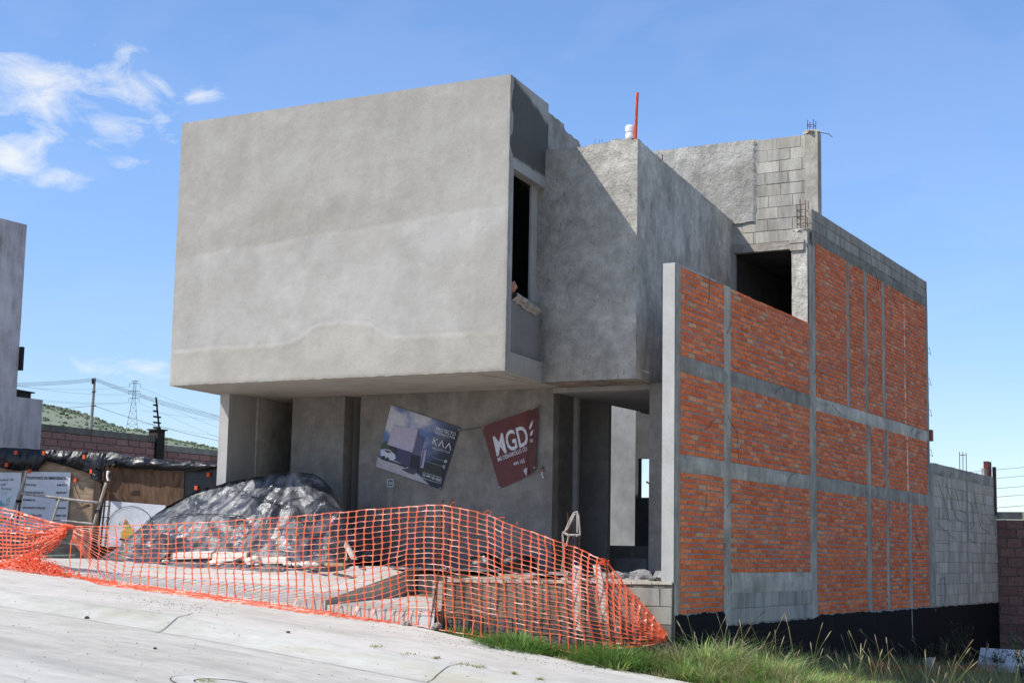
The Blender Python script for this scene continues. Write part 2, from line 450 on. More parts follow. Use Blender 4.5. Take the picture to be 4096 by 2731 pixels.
# driveway ramp (flat at the house, falling to the pavement) and the lower pad beside it
XRAMP = -5.72
def zdrive(x, y):
    zf = zs(x)+.015
    if x > -6.2: zf = max(zf, -.43)
    kk = interp([(-7.2, 1.15), (-5.72, 2.15)], x); zt = interp([(-6.4, .085), (-5.72, .045)], x)
    t = max(0, min(1, (y-YBACK)/(kk-YBACK)))
    return zf+(zt-zf)*t
mb = MB()
def dfn(u, v):
    x = -13.5+(XRAMP+13.5)*u; y = YBACK+(4.0-YBACK)*v
    return (x, y, zdrive(x, y)+.006*fbm((x*2, y*2, 1)))
mb.grid(dfn, 60, 40)
# side face of the ramp
N_ = 40
for i in range(N_):
    y0, y1 = YBACK+(4-YBACK)*i/N_, YBACK+(4-YBACK)*(i+1)/N_
    mb.poly([(XRAMP, y0, -1.2), (XRAMP, y1, -1.2), (XRAMP, y1, zdrive(XRAMP, y1)), (XRAMP, y0, zdrive(XRAMP, y0))])
for i in range(60):
    xa_, xb2 = -13.5+(XRAMP+13.5)*i/60, -13.5+(XRAMP+13.5)*(i+1)/60
    mb.poly([(xa_, YBACK, -1.5), (xb2, YBACK, -1.5), (xb2, YBACK, zdrive(xb2, YBACK)+.003), (xa_, YBACK, zdrive(xa_, YBACK)+.003)])
solo('driveway', mb, M['drive'], kind='structure', norm=False)
def zpad(x, y): return -.50+.05*(y+.3)-.02*(x+5.7)
mb = MB()
mb.grid(lambda u, v: (XRAMP+.004+(-3.74-XRAMP)*u, -.27+(3.0+.27)*v+.05*fbm((u*5, 0, 2))*(1-v), zpad(XRAMP+1.98*u, -.27+3.27*v)+.006*fbm((u*9, v*9, 1))), 30, 24)
mb.grid(lambda u, v: (-6.35+(-3.74+6.35)*u, -.27-.03*v+.05*fbm((max(0,(u*2.61-.63)/1.98)*5, 0, 2)), -1.1+(zpad(-6.3+2.6*u, -.27)+1.1)*(1-v) if False else zpad(-6.35+2.61*u, -.27)+(-.5)*v), 40, 5)
solo('concrete_pad', mb, M['drive'], kind='structure', norm=False)

# ================================================================== HOUSE
TA = .1295
BX0, BX1, BY, BZ0, BZ1 = -9.873, -3.103, .593, 3.151, 7.905
def sX(x0, y0, y): return x0-TA*(y-y0)
house = thing('unfinished_house', 'unfinished grey concrete and brick house with a large blank cantilevered upper box', 'house', (-5, 3, 0))
# ---- upper box
vol = MB()
fy = BY+.004
vol.prism([(BX0, fy), (BX1, fy), (sX(BX1, BY, BY+.15), BY+.15), (sX(BX0, BY, BY+.15), BY+.15)], BZ0, BZ1-.004)
def hcoat(x):
    b = exp(-((x+6.25)/.85)**4)
    return BZ0+.62+.30*b+.045*fbm((x*1.3, 0, 0))+.025*fbm((x*6, 0, 4))
def coat(x, z):
    m = sstep(-.018, .018, hcoat(x)-z)
    r = sstep(-.05, .05, x-(-3.72+.06*fbm((z*1.1, 2, 0))))*.6*sstep(7.7, 6.9, z)
    return max(m, r), m
def fmid(x): return 5.62+.05*(x+6)+.09*fbm((x*1.1, 5, 0), 5)
def fd(x, z):
    c, m = coat(x, z)
    e = min(x-BX0, BX1-x, z-BZ0, BZ1-z); k = sstep(0, .04, e)
    mid = sstep(-.04, .04, fmid(x)-z)*(1-m)*sstep(-9.6, -9.0, x)
    lip = exp(-((hcoat(x)-z-.05)/.04)**2); lip2 = exp(-((fmid(x)-z-.04)/.05)**2)*sstep(-9.6, -9.0, x)*(.5+.5*noise.noise((x*2, 0, 4)))
    tr = noise.noise((x*1.6+z*.8, z*3.2-x*.9, 5))
    return k*(.009*c+.003*lip+.001*lip2+.003*mid+.004*fbm((x*.9, z*.9, 1))+.0035*tr+.0022*fbm((x*5, z*5, 2)))
def fcol(u, v):
    x = BX0+(BX1-BX0)*u; z = BZ0+(BZ1-BZ0)*v
    c, m = coat(x, z); mid = sstep(-.05, .05, fmid(x)-z)*(1-m)
    edge = sstep(-9.55+.1*fbm((z, 0, 9)), -9.25, x)
    b = 1-.05*(1-mid)+.08*mid*edge*(0.3+1.5*max(0, fbm((x*1.1, z*.7, 3), 5)+.22))*(1-c)+.07*c+.025*fbm((x*2.2, z*1.4, 8), 5)
    b += .022*exp(-((hcoat(x)-z-.04)/.05)**2)-.025*exp(-((hcoat(x)-z+.05)/.05)**2)-.07*max(0, noise.noise((x*7, 2, 0))-.1)*sstep(7.0, 7.9, z+.7*noise.noise((x*11, 4, 0)))+.03*exp(-((fmid(x)-z-.03)/.07)**2)*sstep(-9.5, -8.9, x)*sstep(-4.2, -5.2, x)
    b += .07*max(0, noise.noise((x*2.6, z*.55, 21)))*mid*(1-m)
    b += .04*sstep(.25, .45, abs(noise.noise((x*1.1+z*.5, z*1.5-x*.6, 33))))
    w = .02*m+.015*(1-mid)
    # crack-filler streak and pale vertical patches
    st = exp(-((z-(6.78+.02*(x+6)))/.06)**2)*sstep(-7.0, -6.4, x)*sstep(-4.6, -5.2, x)*.05
    b += st
    return (b*(1+w*.5), b, b*(1-w*1.3))
fg = MB()
fg.grid(lambda u, v: (BX0+(BX1-BX0)*u+.006*noise.noise((v*30, 0, 1))*(1 if u in (0, 1) else 0), BY-fd(BX0+(BX1-BX0)*u, BZ0+(BZ1-BZ0)*v), BZ0+(BZ1-BZ0)*v+(.010*noise.noise((u*45, v, 1))+.006*noise.noise((u*160, v, 2)))*(1 if v in (0, 1) else 0)), 290, 205, colfn=fcol)
# side walls, back, roof
def sl(y0, y1, z0, z1, off=0., th=.16, xb=BX1):
    return [(sX(xb, BY, y0)+off, y0, z0), (sX(xb, BY, y1)+off, y1, z0), (sX(xb, BY, y1)+off, y1, z1), (sX(xb, BY, y0)+off, y0, z1)]
vol.slab(sl(BY+.15, 6.0, BZ0, BZ1-.1, 0, xb=BX0), (.15, 0, 0))
vol.prism([(sX(BX0, BY, 5.85), 5.85), (-4.0, 5.85), (-4.0, 6.0), (sX(BX0, BY, 6.0), 6.0)], BZ0, BZ1-.1)
vol.prism([(sX(BX0, BY, BY+.16)+.16, BY+.16), (sX(BX1, BY, BY+.16)-.17, BY+.16), (sX(BX1, BY, 5.8)-.17, 5.84), (sX(BX0, BY, 5.8)+.16, 5.84)], 7.30, 7.5)
box_front = part('upper_box', vol, M['box'], house)
part('plaster_front', fg, M['box'], box_front, smooth=True, norm=False)
sm = MB()
def side_grid(mb, y0, y1, z0, z1, off, nu, nv, colfn, top=None):
    def fn(u, v):
        y = y0+(y1-y0)*u; zt = z1 if top is None else top(y); z = z0+(zt-z0)*v
        return (sX(BX1, BY, y)+off+.002*fbm((y*3, z*3, 5)), y, z)
    mb.grid(fn, nu, nv, colfn=lambda u, v: colfn(y0+(y1-y0)*u, z0+(z1-z0)*v))
def wet(y, z):
    lo = 6.60+.05*fbm((y*1.6, 0, 1))+.03*fbm((y*7, 1, 1)); hi = 7.93-.20*(y-.55)+.10*fbm((y*2.5, 3, 0))
    d = sstep(-.03, .04, z-lo)*sstep(-.06, .06, hi-z)
    b = 1-.74*d
    return (b*(1+.02*d), b, b*(1-.04*d))
sm.slab(sl(BY+.15, .80, BZ0, BZ1-.004, -.004), (-.15, 0, 0), (1, 1, 1))
sm.slab(sl(.80, 2.34, 6.42, BZ1-.004, -.004), (-.17, 0, 0), (.95, .95, .95))
sm.slab(sl(.80, 2.24, BZ0, 3.475, -.004), (-.17, 0, 0), (.95, .95, .95))
side_grid(sm, BY, .80, BZ0, BZ1, 0, 4, 90, wet)
side_grid(sm, .80, 2.34, 6.42, BZ1, 0, 40, 40, wet)
side_grid(sm, .80, 2.24, BZ0, 3.475, 0, 10, 4, lambda y, z: (1, .99, .97))
bs = part('side_wall', sm, M['boxside'], house, label='side wall of the upper box, wet and dark near the top', norm=False)
pm = MB(); pm.slab(sl(.79, 2.3, 3.475, 4.46, -.07), (-.1, 0, 0), (.62, .62, .61)); part('window_parapet', pm, M['boxside'], bs)
pm = MB()
pm.slab(sl(1.96, 2.3, 4.46, 6.42, -.14), (-.04, 0, 0), (1, 1, 1))
part('window_jamb', pm, M['white_plaster'], bs)
rm = MB()
def rtop(y): return 7.79-.0*(y)+.03*fbm((y*6, 1, 7))-(.10 if y > 3.2 else 0)*sstep(3.1, 3.3, y)
side_grid(rm, 2.34, 4.02, 6.9, 7.79, -.03, 40, 24, lambda y, z: (.9+.5*fbm((y*2, z*2, 8)),)*3, top=rtop)
rm.slab(sl(2.34, 4.0, 6.9, 7.64, -.05), (-.16, 0, 0), (.9, .9, .9))
rm.slab([(sX(BX1, BY, 4.01)-.05, 4.0, 6.9), (sX(BX1, BY, 4.0)-1.2, 4.0, 6.9), (sX(BX1, BY, 4.0)-1.2, 4.0, 7.62), (sX(BX1, BY, 4.01)-.05, 4.0, 7.66)], (0, .1, 0), (.9, .9, .9))
part('rough_parapet', rm, M['rough'], house, norm=False)
# dark room behind the tall window
rr = MB()
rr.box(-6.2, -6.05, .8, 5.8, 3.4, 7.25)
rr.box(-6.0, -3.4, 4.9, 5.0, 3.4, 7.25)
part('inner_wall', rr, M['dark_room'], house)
so = MB()
so.prism([(sX(BX0, BY, .745)+.002, .745), (sX(BX1, BY, .745)-.002, .745), (sX(BX1, BY, 2.3), 2.3), (-3.4, 2.3), (-3.4, 6.0), (sX(BX0, BY, 6.0), 6.0)], 3.154, 3.40)
sof = part('soffit', so, M['soffit'], house)
gm = MB()
def dash(p, q, w, gap=.25):
    gm = MB(); p = V(p); q = V(q); d = q-p; L = d.length; d.normalize(); n = V((-d.y, d.x, 0))*w/2; t = 0
    while t < L:
        l = RND.uniform(.15, .7); e = min(L, t+l); a = p+d*t; b = p+d*e
        gm.poly([a-n, b-n, b+n, a+n]); t = e+(RND.uniform(.02, gap) if RND.random() < .6 else .01)
    part('drip_groove', gm, M['tar_joint'], sof, norm=False)
zg = 3.151
dash((-9.4, 1.02, zg), (-4.0, 1.02, zg), .014); dash((-3.75, 1.0, zg), (-3.55, 2.0, zg), .022, .04); dash((-3.3, .9, zg), (-3.42, 1.9, zg), .016, .05)
dash((-9.2, 2.5, zg), (-3.9, 2.55, zg), .012, .3); dash((-8.9, 1.35, zg), (-8.0, 1.3, zg), .012)


# ---- rough corner volume
VX0, VX1, VY, VZ0, VZ1 = -3.60, -1.618, 2.227, 3.151, 7.08
def v2X(y): return VX1-TA*(y-VY)
def v2top(x): return VZ1+.012*noise.noise((x*9, 3, 0))+.02*fbm((x*4, 0, 0))+(.03 if -2.1 < x < -1.75 else 0)*1.0-(.02 if x > -2.9 and x < -2.5 else 0)
cv = MB()
cv.prism([(VX0, VY+.03), (VX1-.03, VY+.03), (v2X(8.7)-.03, 8.7), (VX0, 8.7)], VZ0+.02, VZ1-.04)
def v2c(u, v):
    x = VX0+(VX1-VX0)*u; z = VZ0+(VZ1-VZ0)*v
    p = .8+.35*fbm((x*1.2, z*1.2, 4), 4)
    b = 1.0+.22*sstep(.0, .3, fbm((x*.9, z*.8, 11)))+.12*fbm((x*3, z*3, 2))
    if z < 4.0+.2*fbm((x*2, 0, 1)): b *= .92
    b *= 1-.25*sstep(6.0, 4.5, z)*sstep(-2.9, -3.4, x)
    return (b*1.0, b*.995, b*.98)
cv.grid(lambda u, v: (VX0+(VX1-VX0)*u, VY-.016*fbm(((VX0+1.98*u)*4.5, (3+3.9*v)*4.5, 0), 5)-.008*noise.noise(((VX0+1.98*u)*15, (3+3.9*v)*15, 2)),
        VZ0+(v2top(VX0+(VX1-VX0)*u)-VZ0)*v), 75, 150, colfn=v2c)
# ragged thickness on the top
cv.grid(lambda u, v: (VX0+(VX1-VX0)*u, VY+.16*v, v2top(VX0+(VX1-VX0)*u)-.01*v+.012*noise.noise((u*20, v*5, 3))), 50, 4, (1.05, 1.05, 1.03))
corner = part('corner_volume', cv, M['rough'], house, label='roughly plastered corner block of the house', smooth=True, norm=False)
cs = MB()
def v2sc(u, v):
    y = VY+6.6*u; z = VZ0+(VZ1-VZ0)*v
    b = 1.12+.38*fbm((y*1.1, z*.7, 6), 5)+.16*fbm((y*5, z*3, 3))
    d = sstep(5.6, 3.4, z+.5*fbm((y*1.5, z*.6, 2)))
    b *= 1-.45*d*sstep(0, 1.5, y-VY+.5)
    b *= 1+.25*sstep(6.75, 7.0, z)*0
    return (b, b*1.0, b*1.005)
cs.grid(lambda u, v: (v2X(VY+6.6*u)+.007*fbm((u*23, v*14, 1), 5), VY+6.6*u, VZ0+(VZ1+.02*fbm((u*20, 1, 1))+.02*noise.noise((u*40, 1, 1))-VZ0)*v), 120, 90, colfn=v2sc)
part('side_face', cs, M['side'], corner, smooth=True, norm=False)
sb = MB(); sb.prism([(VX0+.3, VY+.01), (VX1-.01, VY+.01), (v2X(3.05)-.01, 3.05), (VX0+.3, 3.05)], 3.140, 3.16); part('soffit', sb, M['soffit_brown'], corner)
# ---- ground floor
GY = 3.108
gw = MB()
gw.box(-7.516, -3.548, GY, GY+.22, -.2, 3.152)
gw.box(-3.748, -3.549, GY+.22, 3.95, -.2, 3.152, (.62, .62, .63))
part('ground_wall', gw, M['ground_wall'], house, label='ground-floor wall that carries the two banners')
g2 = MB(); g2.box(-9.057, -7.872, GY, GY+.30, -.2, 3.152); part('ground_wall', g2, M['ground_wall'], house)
g3 = MB(); g3.box(-7.87, -7.52, GY+1.3, GY+1.4, -.2, 3.152); g3.box(-7.87, -7.52, GY+.8, GY+1.0, 2.3, 3.152); part('slot_back', g3, M['dark_room'], house)
g3 = MB(); g3.box(-8.07, -7.874, GY+.30, GY+1.3, -.2, 3.15); part('slot_side', g3, M['white_plaster'], house)
pl = MB(); pl.prism([(-9.965, 2.1), (-9.75, 2.1), (-9.83, 3.0), (-10.08, 3.0)], -.3, 3.152); part('pillar', pl, M['boxside'], house)
cw = MB(); cw.prism([(-10.09, 3.001), (-9.80, 3.02), (-10.45, 9.0), (-10.7, 9.0)], -.3, 3.152, (2.3, 2.3, 2.3)); part('passage_wall', cw, M['ground_wall'], house)
cb = MB(); cb.box(-10.6, -6.2, 9.0, 9.1, -.3, 3.3); cb.prism([(-10.6, 6.0), (-6.2, 6.0), (-6.2, 9.0), (-10.6, 9.0)], 3.157, 3.3); cb.box(-8.2, -8.05, GY+1.4, 9, -.2, 3.15); part('passage_back', cb, M['interior'], house)
# entrance hall
en = MB()
xa, xb_ = onY(2318, 1900, 5.2).x, onY(2433, 1900, 5.2).x
en.box(xa-.6, xb_, 5.2, 5.31, -.1, 3.1)
part('hall_wall', en, M['interior'], house)
fr = MB(); fr.box(-3.545, -3.46, 3.86, 3.95, -.1, 3.1); part('door_frame', fr, M['interior'], house)
en = MB(); en.prism([(-3.54, 3.06), (-.25, 3.06), (-.25, 6.9), (-3.54, 7.9)], 3.06, 3.148)
for i in range(26):
    x = -3.5+i*.13; en.box(x, x+.12, 6.6, 6.9+RND.uniform(0, .2)+(3.54+0-(x+3.54))*.0, 3.0+RND.uniform(0, .03), 3.06)
part('hall_ceiling', en, M['interior'], house)
pr = MB(); px0 = onY(2596, 1900, 3.0).x; pr.box(px0, px0+.55, 3.0, 3.3, -.1, 3.152); part('pillar', pr, M['ground_wall'], house, label='grey pillar at the right of the entrance')
cy = MB()
cx1 = onY(2543, 1900, 11).x
cy.box(cx1-3.2, cx1, 11, 11.15, -.3, 6.0)
part('courtyard_wall', cy, M['bright_wall'], house, label='sunlit plaster wall seen through the entrance')
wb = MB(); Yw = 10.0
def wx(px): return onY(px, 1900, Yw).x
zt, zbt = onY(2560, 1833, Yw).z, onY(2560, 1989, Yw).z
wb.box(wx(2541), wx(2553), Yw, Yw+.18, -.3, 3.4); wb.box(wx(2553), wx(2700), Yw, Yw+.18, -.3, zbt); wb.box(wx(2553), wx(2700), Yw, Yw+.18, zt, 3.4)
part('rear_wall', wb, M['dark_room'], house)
rp = MB(); rp.tube([(wx(2586), Yw+.5, zbt-.5), (wx(2586), Yw+.5, zt+.5)], .035); rp.tube([(wx(2594), Yw+.5, zbt-.5), (wx(2594), Yw+.5, zt+.5)], .02)
rp.tube([(wx(2540), Yw+.6, onY(2550, 1920, Yw).z), (wx(2600), Yw+.6, onY(2590, 1960, Yw).z)], .02)
part('window_post', rp, M['dark_red'], house)
st = MB()
def stair(pa, pb, y, pt, dz):
    a, b = onY(pa, pt, y), onY(pb, pt, y)
    st.box(a.x, b.x, y, y+1.2, -.2, a.z)
stair(2425, 2586, 4.6+1.2, 2231, 0); stair(2425, 2524, 7.0, 2180, 0)
stp = part('step', st, M['interior'], house)
fl = MB(); fl.box(-9.7, -.16, 4.01, 14.3, -.35, 0.0); fl.box(-5.6, -.16, 2.2, 4.0, -.35, -.03); part('floor_slab', fl, M['concrete'], house)
# ---- platform with its low block wall
def masonry(mb, mp, u0, u1, z0, z1, bl, bh, jt, cols, jit=.003, proud=.008, off0=0., bond=.5, skip=0., wob=.0, ju=1.):
    rows = max(1, round((z1-z0)/bh)); h = (z1-z0)/rows
    for r in range(rows):
        u = u0-(bl*bond if r % 2 else 0)-off0
        za = z0+r*h
        while u < u1-.01:
            l = bl*(1+RND.uniform(-.08, .08))
            a, b = max(u, u0), min(u+l, u1); u += l
            if b-a < .03 or RND.random() < skip: continue
            j = lambda s=1: RND.uniform(-jit, jit)*s
            wz = wob*noise.noise((a*.7, r*1.3, 1)); wz2 = wob*noise.noise((b*.7, r*1.3, 1))
            p0 = proud+j(1.3); jv = jt*ju; q = [(a+jv/2+j(), za+jt/2+wz+j()), (b-jv/2+j(), za+jt/2+wz2+j()), (b-jv/2+j(), za+h-jt/2+wz2+j()), (a+jv/2+j(), za+h-jt/2+wz+j())]
            cu, cz = (a+b)/2, za+h/2
            e = min(.006, jt*.5)
            fr = [(x+(e if x < cu else -e), z+(e if z < cz else -e)) for x, z in q]
            vs = [mp(x, z, -.02) for x, z in q]+[mp(x, z, p0*.45) for x, z in q]+[mp(x, z, p0+j(.6)) for x, z in fr]
            fs = [[3, 2, 1, 0], [8, 9, 10, 11]]
            for k in range(4):
                fs += [[k, (k+1) % 4, 4+(k+1) % 4, 4+k], [4+k, 4+(k+1) % 4, 8+(k+1) % 4, 8+k]]
            mb.add(vs, fs, cols())
def blockcol():
    b = RND.uniform(.82, 1.1)*.34; w = RND.uniform(-.012, .02)
    return (b*(1+w), b, b*(1-w-.04))
def brickcol():
    t = RND.random()
    if t < .035: c = (.66, .43, .23)
    elif t < .07: c = (.58, .25, .15)
    elif t < .5: c = (.80, .245, .085)
    elif t < .8: c = (.70, .19, .065)
    else: c = (.84, .32, .13)
    k = RND.uniform(.92, 1.08)
    return (c[0]*k*1.1, c[1]*k*.90, c[2]*k*.86)
lw = MB()
LX0, LX1 = -3.74, -.012
def ltop(x): return -.03+.05*(x+.19)/3.55*.6
lw.prism([(LX0, -.03), (LX1, -.03), (LX1, .2), (LX0, .2)], -1.6, [-.085, -.03, -.03, -.085], (.45, .42, .39))
lw.box(-3.92, -3.742, -.06, 3.2, -1.5, -.09, (1.05, 1.02, .97))
def mp_l(u, z, o): return (u, -.03-o, z)
lb = MB()
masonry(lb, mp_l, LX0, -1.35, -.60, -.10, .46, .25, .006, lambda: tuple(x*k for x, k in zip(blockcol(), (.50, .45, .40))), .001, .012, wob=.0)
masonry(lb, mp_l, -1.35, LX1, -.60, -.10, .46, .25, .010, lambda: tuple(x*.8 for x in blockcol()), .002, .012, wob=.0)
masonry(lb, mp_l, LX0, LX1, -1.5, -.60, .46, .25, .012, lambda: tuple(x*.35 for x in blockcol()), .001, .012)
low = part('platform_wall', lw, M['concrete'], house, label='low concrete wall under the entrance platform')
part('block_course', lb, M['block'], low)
cp = MB()
for i in range(24):
    x0 = LX0+(LX1-LX0)*i/24; x1 = LX0+(LX1-LX0)*(i+1)/24
    cp.box(x0, x1-.001, -.055+RND.uniform(-.008, .008), .24, -.10+.06*(i/24), -.06+.05*(i/24)+RND.uniform(0, .014), (1.25, 1.23, 1.2))
part('mortar_cap', cp, M['concrete'], low)
pf = MB(); pf.grid(lambda u, v: (-3.74+3.55*u, .2+2.2*v, -.05+.035*v+.03*fbm((u*8, v*5, 2), 4)), 60, 40, (1.1, 1.09, 1.07)); part('entry_platform', pf, M['concrete'], house, norm=False)
rb_ = MB(); rb_.box(-5.715, -3.742, 2.85, 3.1, -.6, .02); rb_.box(-3.95, -3.70, 2.3, 3.0, -.6, .06); part('platform_edge', rb_, M['concrete'], house)

# ---- brick side wall
def mp_w(u, z, o): return (o, u, z)
core = MB()
core.box(-.186, -.002, .02, 6.30, -3.2, 4.48); core.box(-.15, -.002, 6.301, 14.5, -3.2, 6.2)
side = part('side_wall', core, M['mortar'], house, label='long brick side wall framed by concrete posts and beams')
def bpanel(d0, d1, z0, z1, **k):
    mb = MB(); masonry(mb, mp_w, d0, d1, z0, z1, .285, .0765, .020, brickcol, .0055, .011, wob=.008, skip=.0, ju=1.45, **k)
    part('brick_panel', mb, M['brick'], side)
B2a, B2b, B1a, B1b = 1.546, 1.79, 2.97, 3.205
for (a, b) in ((.19, 1.91), (2.19, 6.05)):
    z0 = -.46 if a < 1 else .115
    bpanel(a, b, z0, B2a); bpanel(a, b, B2b, B1a); bpanel(a, b, B1b, 4.49)
for (a, b) in ((6.42, 9.53), (9.85, 10.92), (11.13, 12.63), (12.90, 14.30)):
    bpanel(a, b, -.63, B2a)
for (a, b) in ((6.42, 9.6), (9.85, 10.85), (11.05, 14.3)):
    bpanel(a, b, B2b, B1a)
for (a, b) in ((6.42, 8.32), (8.50, 9.51), (9.72, 10.75), (10.98, 14.32)):
    bpanel(a, b, B1b, 6.0)
mb = MB(); masonry(mb, mp_w, 2.2, 6.05, -.66, -.19, .40, .235, .012, lambda: tuple(x*1.12 for x in blockcol()), .002, .010, bond=.5); part('block_panel', mb, M['block'], side)
def rstrip(name, pts, half, proud=.014, nz=40, tint=.9, col=None, ew=.018, parent=side):
    """rough concrete strip along a polyline of (d, z) with ragged edges"""
    mb = MB(); (d0, z0), (d1, z1) = pts; sd = RND.uniform(0, 99)
    L = hypot(d1-d0, z1-z0); tx, tz = (d1-d0)/L, (z1-z0)/L; nx, nz_ = -tz, tx
    n = max(4, int(L/.06)); w = 4
    def fn(u, v):
        t = L*u; s = (v*2-1)
        e = half+ew*fbm((t*3, sd+s, 0), 4)*(1 if abs(s) > .9 else 0)
        o = proud*(.15 if abs(s) > .9 else 1)+.006*fbm((t*4, s*3, sd), 4)
        return (o, d0+tx*t+nx*s*e, z0+tz*t+nz_*s*e)
    def cf(u, v):
        b = 1.22*tint*(1+.45*fbm((u*L*.9, v, sd), 4)+.15*fbm((u*L*5, v*4, sd+3)))
        c = col or (1, 1, .98)
        return (b*c[0], b*c[1], b*c[2])
    mb.grid(fn, n, w, colfn=cf)
    part(name, mb, M['concrete'], parent, smooth=True, norm=False)
def post(d0, d1, z0, z1, **k): rstrip('concrete_post', [((d0+d1)/2, z0), ((d0+d1)/2, z1)], (d1-d0)/2, **k)
def beam(d0, d1, za, zb, **k): rstrip('concrete_beam', [(d0, (za+zb)/2), (d1, (za+zb)/2)], (zb-za)/2, **k)
beam(.15, 6.1, B2a, B2b, tint=.98, proud=.012); beam(6.1, 14.45, B2a-.01, B2b, tint=.8, proud=.012)
beam(.15, 6.1, B1a, B1b, tint=.72, proud=.012); beam(6.4, 14.45, B1a-.01, B1b, tint=1.25, proud=.012, ew=.03)
beam(6.2, 14.45, 5.98, 6.20, tint=.6, proud=.012, ew=.04)
beam(2.2, 6.1, -.19, .12, tint=1.15, proud=.012)
post(0, .19, -1.1, 4.5, tint=.85); post(1.90, 2.2, -1.0, 4.5, tint=1.0); post(6.04, 6.42, -1.0, 5.9, tint=.95)
post(9.53, 9.85, -.66, 2.97); post(10.92, 11.13, -.66, 2.97); post(12.63, 12.90, -.9, 1.55)
post(8.31, 8.50, 3.2, 6.0); post(9.51, 9.72, 3.2, 6.0, tint=.8); post(10.75, 10.98, 3.2, 6.0)
post(14.30, 14.55, -.7, 6.2, tint=.8)
rstrip('mortar_seam', [(12.50, 3.22), (12.50, 5.8)], .018, tint=2.2, ew=.012); rstrip('mortar_seam', [(12.62, 1.8), (12.60, 2.95)], .03, tint=2.3, ew=.015)
rstrip('mortar_drip', [(12.76, -1.6), (12.76, -.6)], .05, tint=1.3, ew=.06)
rstrip('mortar_drip', [(9.62, -2.0), (9.62, -.65)], .10, tint=.22, ew=.09); rstrip('mortar_drip', [(11.0, -1.5), (11.0, -.68)], .07, tint=.35, ew=.08); rstrip('mortar_drip', [(6.25, -1.05), (6.25, -.66)], .10, tint=.8, ew=.08); rstrip('mortar_drip', [(2.05, -1.0), (2.05, -.6)], .07, tint=.45, ew=.06)
# front end of the wall: pale plastered pillar
pp = MB(); pp.box(-.19, -.004, -.012, .05, -.03, 4.52); pp.box(-.19, -.004, .05, 1.6, 4.49, 4.525)
part('pillar_face', pp, M['white_plaster'], side, label='pale plastered front end of the side wall')
# parapet blocks on the roof edge
mb = MB(); masonry(mb, mp_w, 6.25, 14.5, 6.2, 6.60, .42, .2, .012, lambda: tuple(x*1.0 for x in blockcol()), .003, .012); mb.box(-.14, -.001, 6.25, 14.5, 6.2, 6.58, (.3, .29, .28))
part('roof_parapet', mb, M['block'], side)
# black waterproofed footing
ft = MB()
BL = [(0.0, -.475), (.25, -.465), (1.9, -.46), (1.95, -.66), (2.2, -.68), (6.1, -.675), (6.5, -.63), (9.5, -.63), (9.9, -.66), (12.5, -.66), (14.4, -.66), (21.5, -.69)]
ft.grid(lambda u, v: (.016+.008*fbm((u*40, v*4, 0), 4), .01+21.5*u, (interp(BL, 21.5*u)+.045*fbm((u*70, 0, 0), 4)+.030*noise.noise((u*420, 0, 0))-.12*max(0, noise.noise((u*130, 5, 0))-.45))*(1-v)-3.4*v), 620, 12)
part('footing', ft, M['bitumen'], side, norm=False)
# ---- tall block wall facing the street on the roof
PY = 8.827
def mp_p(u, z, o): return (u, PY-o, z)
pw = MB(); pw.box(-4.3, -.70, PY+.003, PY+.15, 6.55, 8.70, (.38, .37, .35)); pw.box(-1.02, -.70, PY+.003, PY+.15, 3.1, 6.55, (.3, .29, .28))
masonry(pw, mp_p, -2.0, -.93, 6.58, 8.72, .50, .2325, .012, lambda: tuple(x*1.15 for x in blockcol()), .004, .006, wob=.008)
masonry(pw, mp_p, -2.52, -1.99, 6.58, 7.05, .50, .2325, .012, lambda: tuple(x*1.1 for x in blockcol()), .004, .006, wob=.008)
perp = part('roof_wall', pw, M['block'], house, label='tall block wall half covered with plaster on the roof')
pc = MB()
def pedge(z): return -1.95+.05*fbm((z*2.2, 0, 0), 4)+.03*noise.noise((z*14, 1, 0))
pc.grid(lambda u, v: (-4.3+(pedge(7.03+1.70*v)+4.3)*u, PY-.045*(1 if u < .985 else .1)-.012*fbm((u*9, v*7, 1), 5), 7.03+.06*fbm((u*9, 0, 2))*(1-v)+(1.70+.02*fbm((u*14, 3, 3)))*v), 70, 60,
        colfn=lambda u, v: (.93+.35*fbm((u*5, v*4, 1)),)*3)
part('plaster_coat', pc, M['rough'], perp, smooth=True, norm=False)
ln = MB()
ln.grid(lambda u, v: (-2.55+1.62*u, PY-.02-.01*fbm((u*9, v*3, 4)), 6.42+.16*v+.012*fbm((u*8, v*2, 7))), 40, 4, (1, 1, 1)); ln.box(-2.6, -.8, PY+.001, PY+.15, 6.425, 6.57, (1, 1, 1))
part('lintel', ln, M['concrete'], perp, norm=False)
pcn = MB()
pcn.box(-.955, -.69, PY-.03, PY+.2, 3.1, 8.74, (1.1, 1.1, 1.08)); pcn.rock((-.83, PY+.06, 8.76), .17, (1.3, 1.3, 1.28), 3, 2, (1, .8, .35))
part('concrete_post', pcn, M['concrete'], perp)
for dx in (0, .13):
    pass
rbm = MB()
for (a, b) in ((-.90, 8.80), (-.78, 8.80), (-.90, 8.95), (-.78, 8.95)): rbm.tube([(a, b, 8.7), (a+.01, b, 9.0)], .008, 5)
for z in (8.9,): rbm.tube([(-.9, 8.8, z), (-.78, 8.8, z), (-.78, 8.95, z), (-.9, 8.95, z), (-.9, 8.8, z)], .006, 4)
rbm.tube([(-.72, 8.85, 8.74), (-.5, 8.9, 8.70), (-.42, 8.9, 8.62)], .008, 5)
part('rebar', rbm, M['rust'], perp)
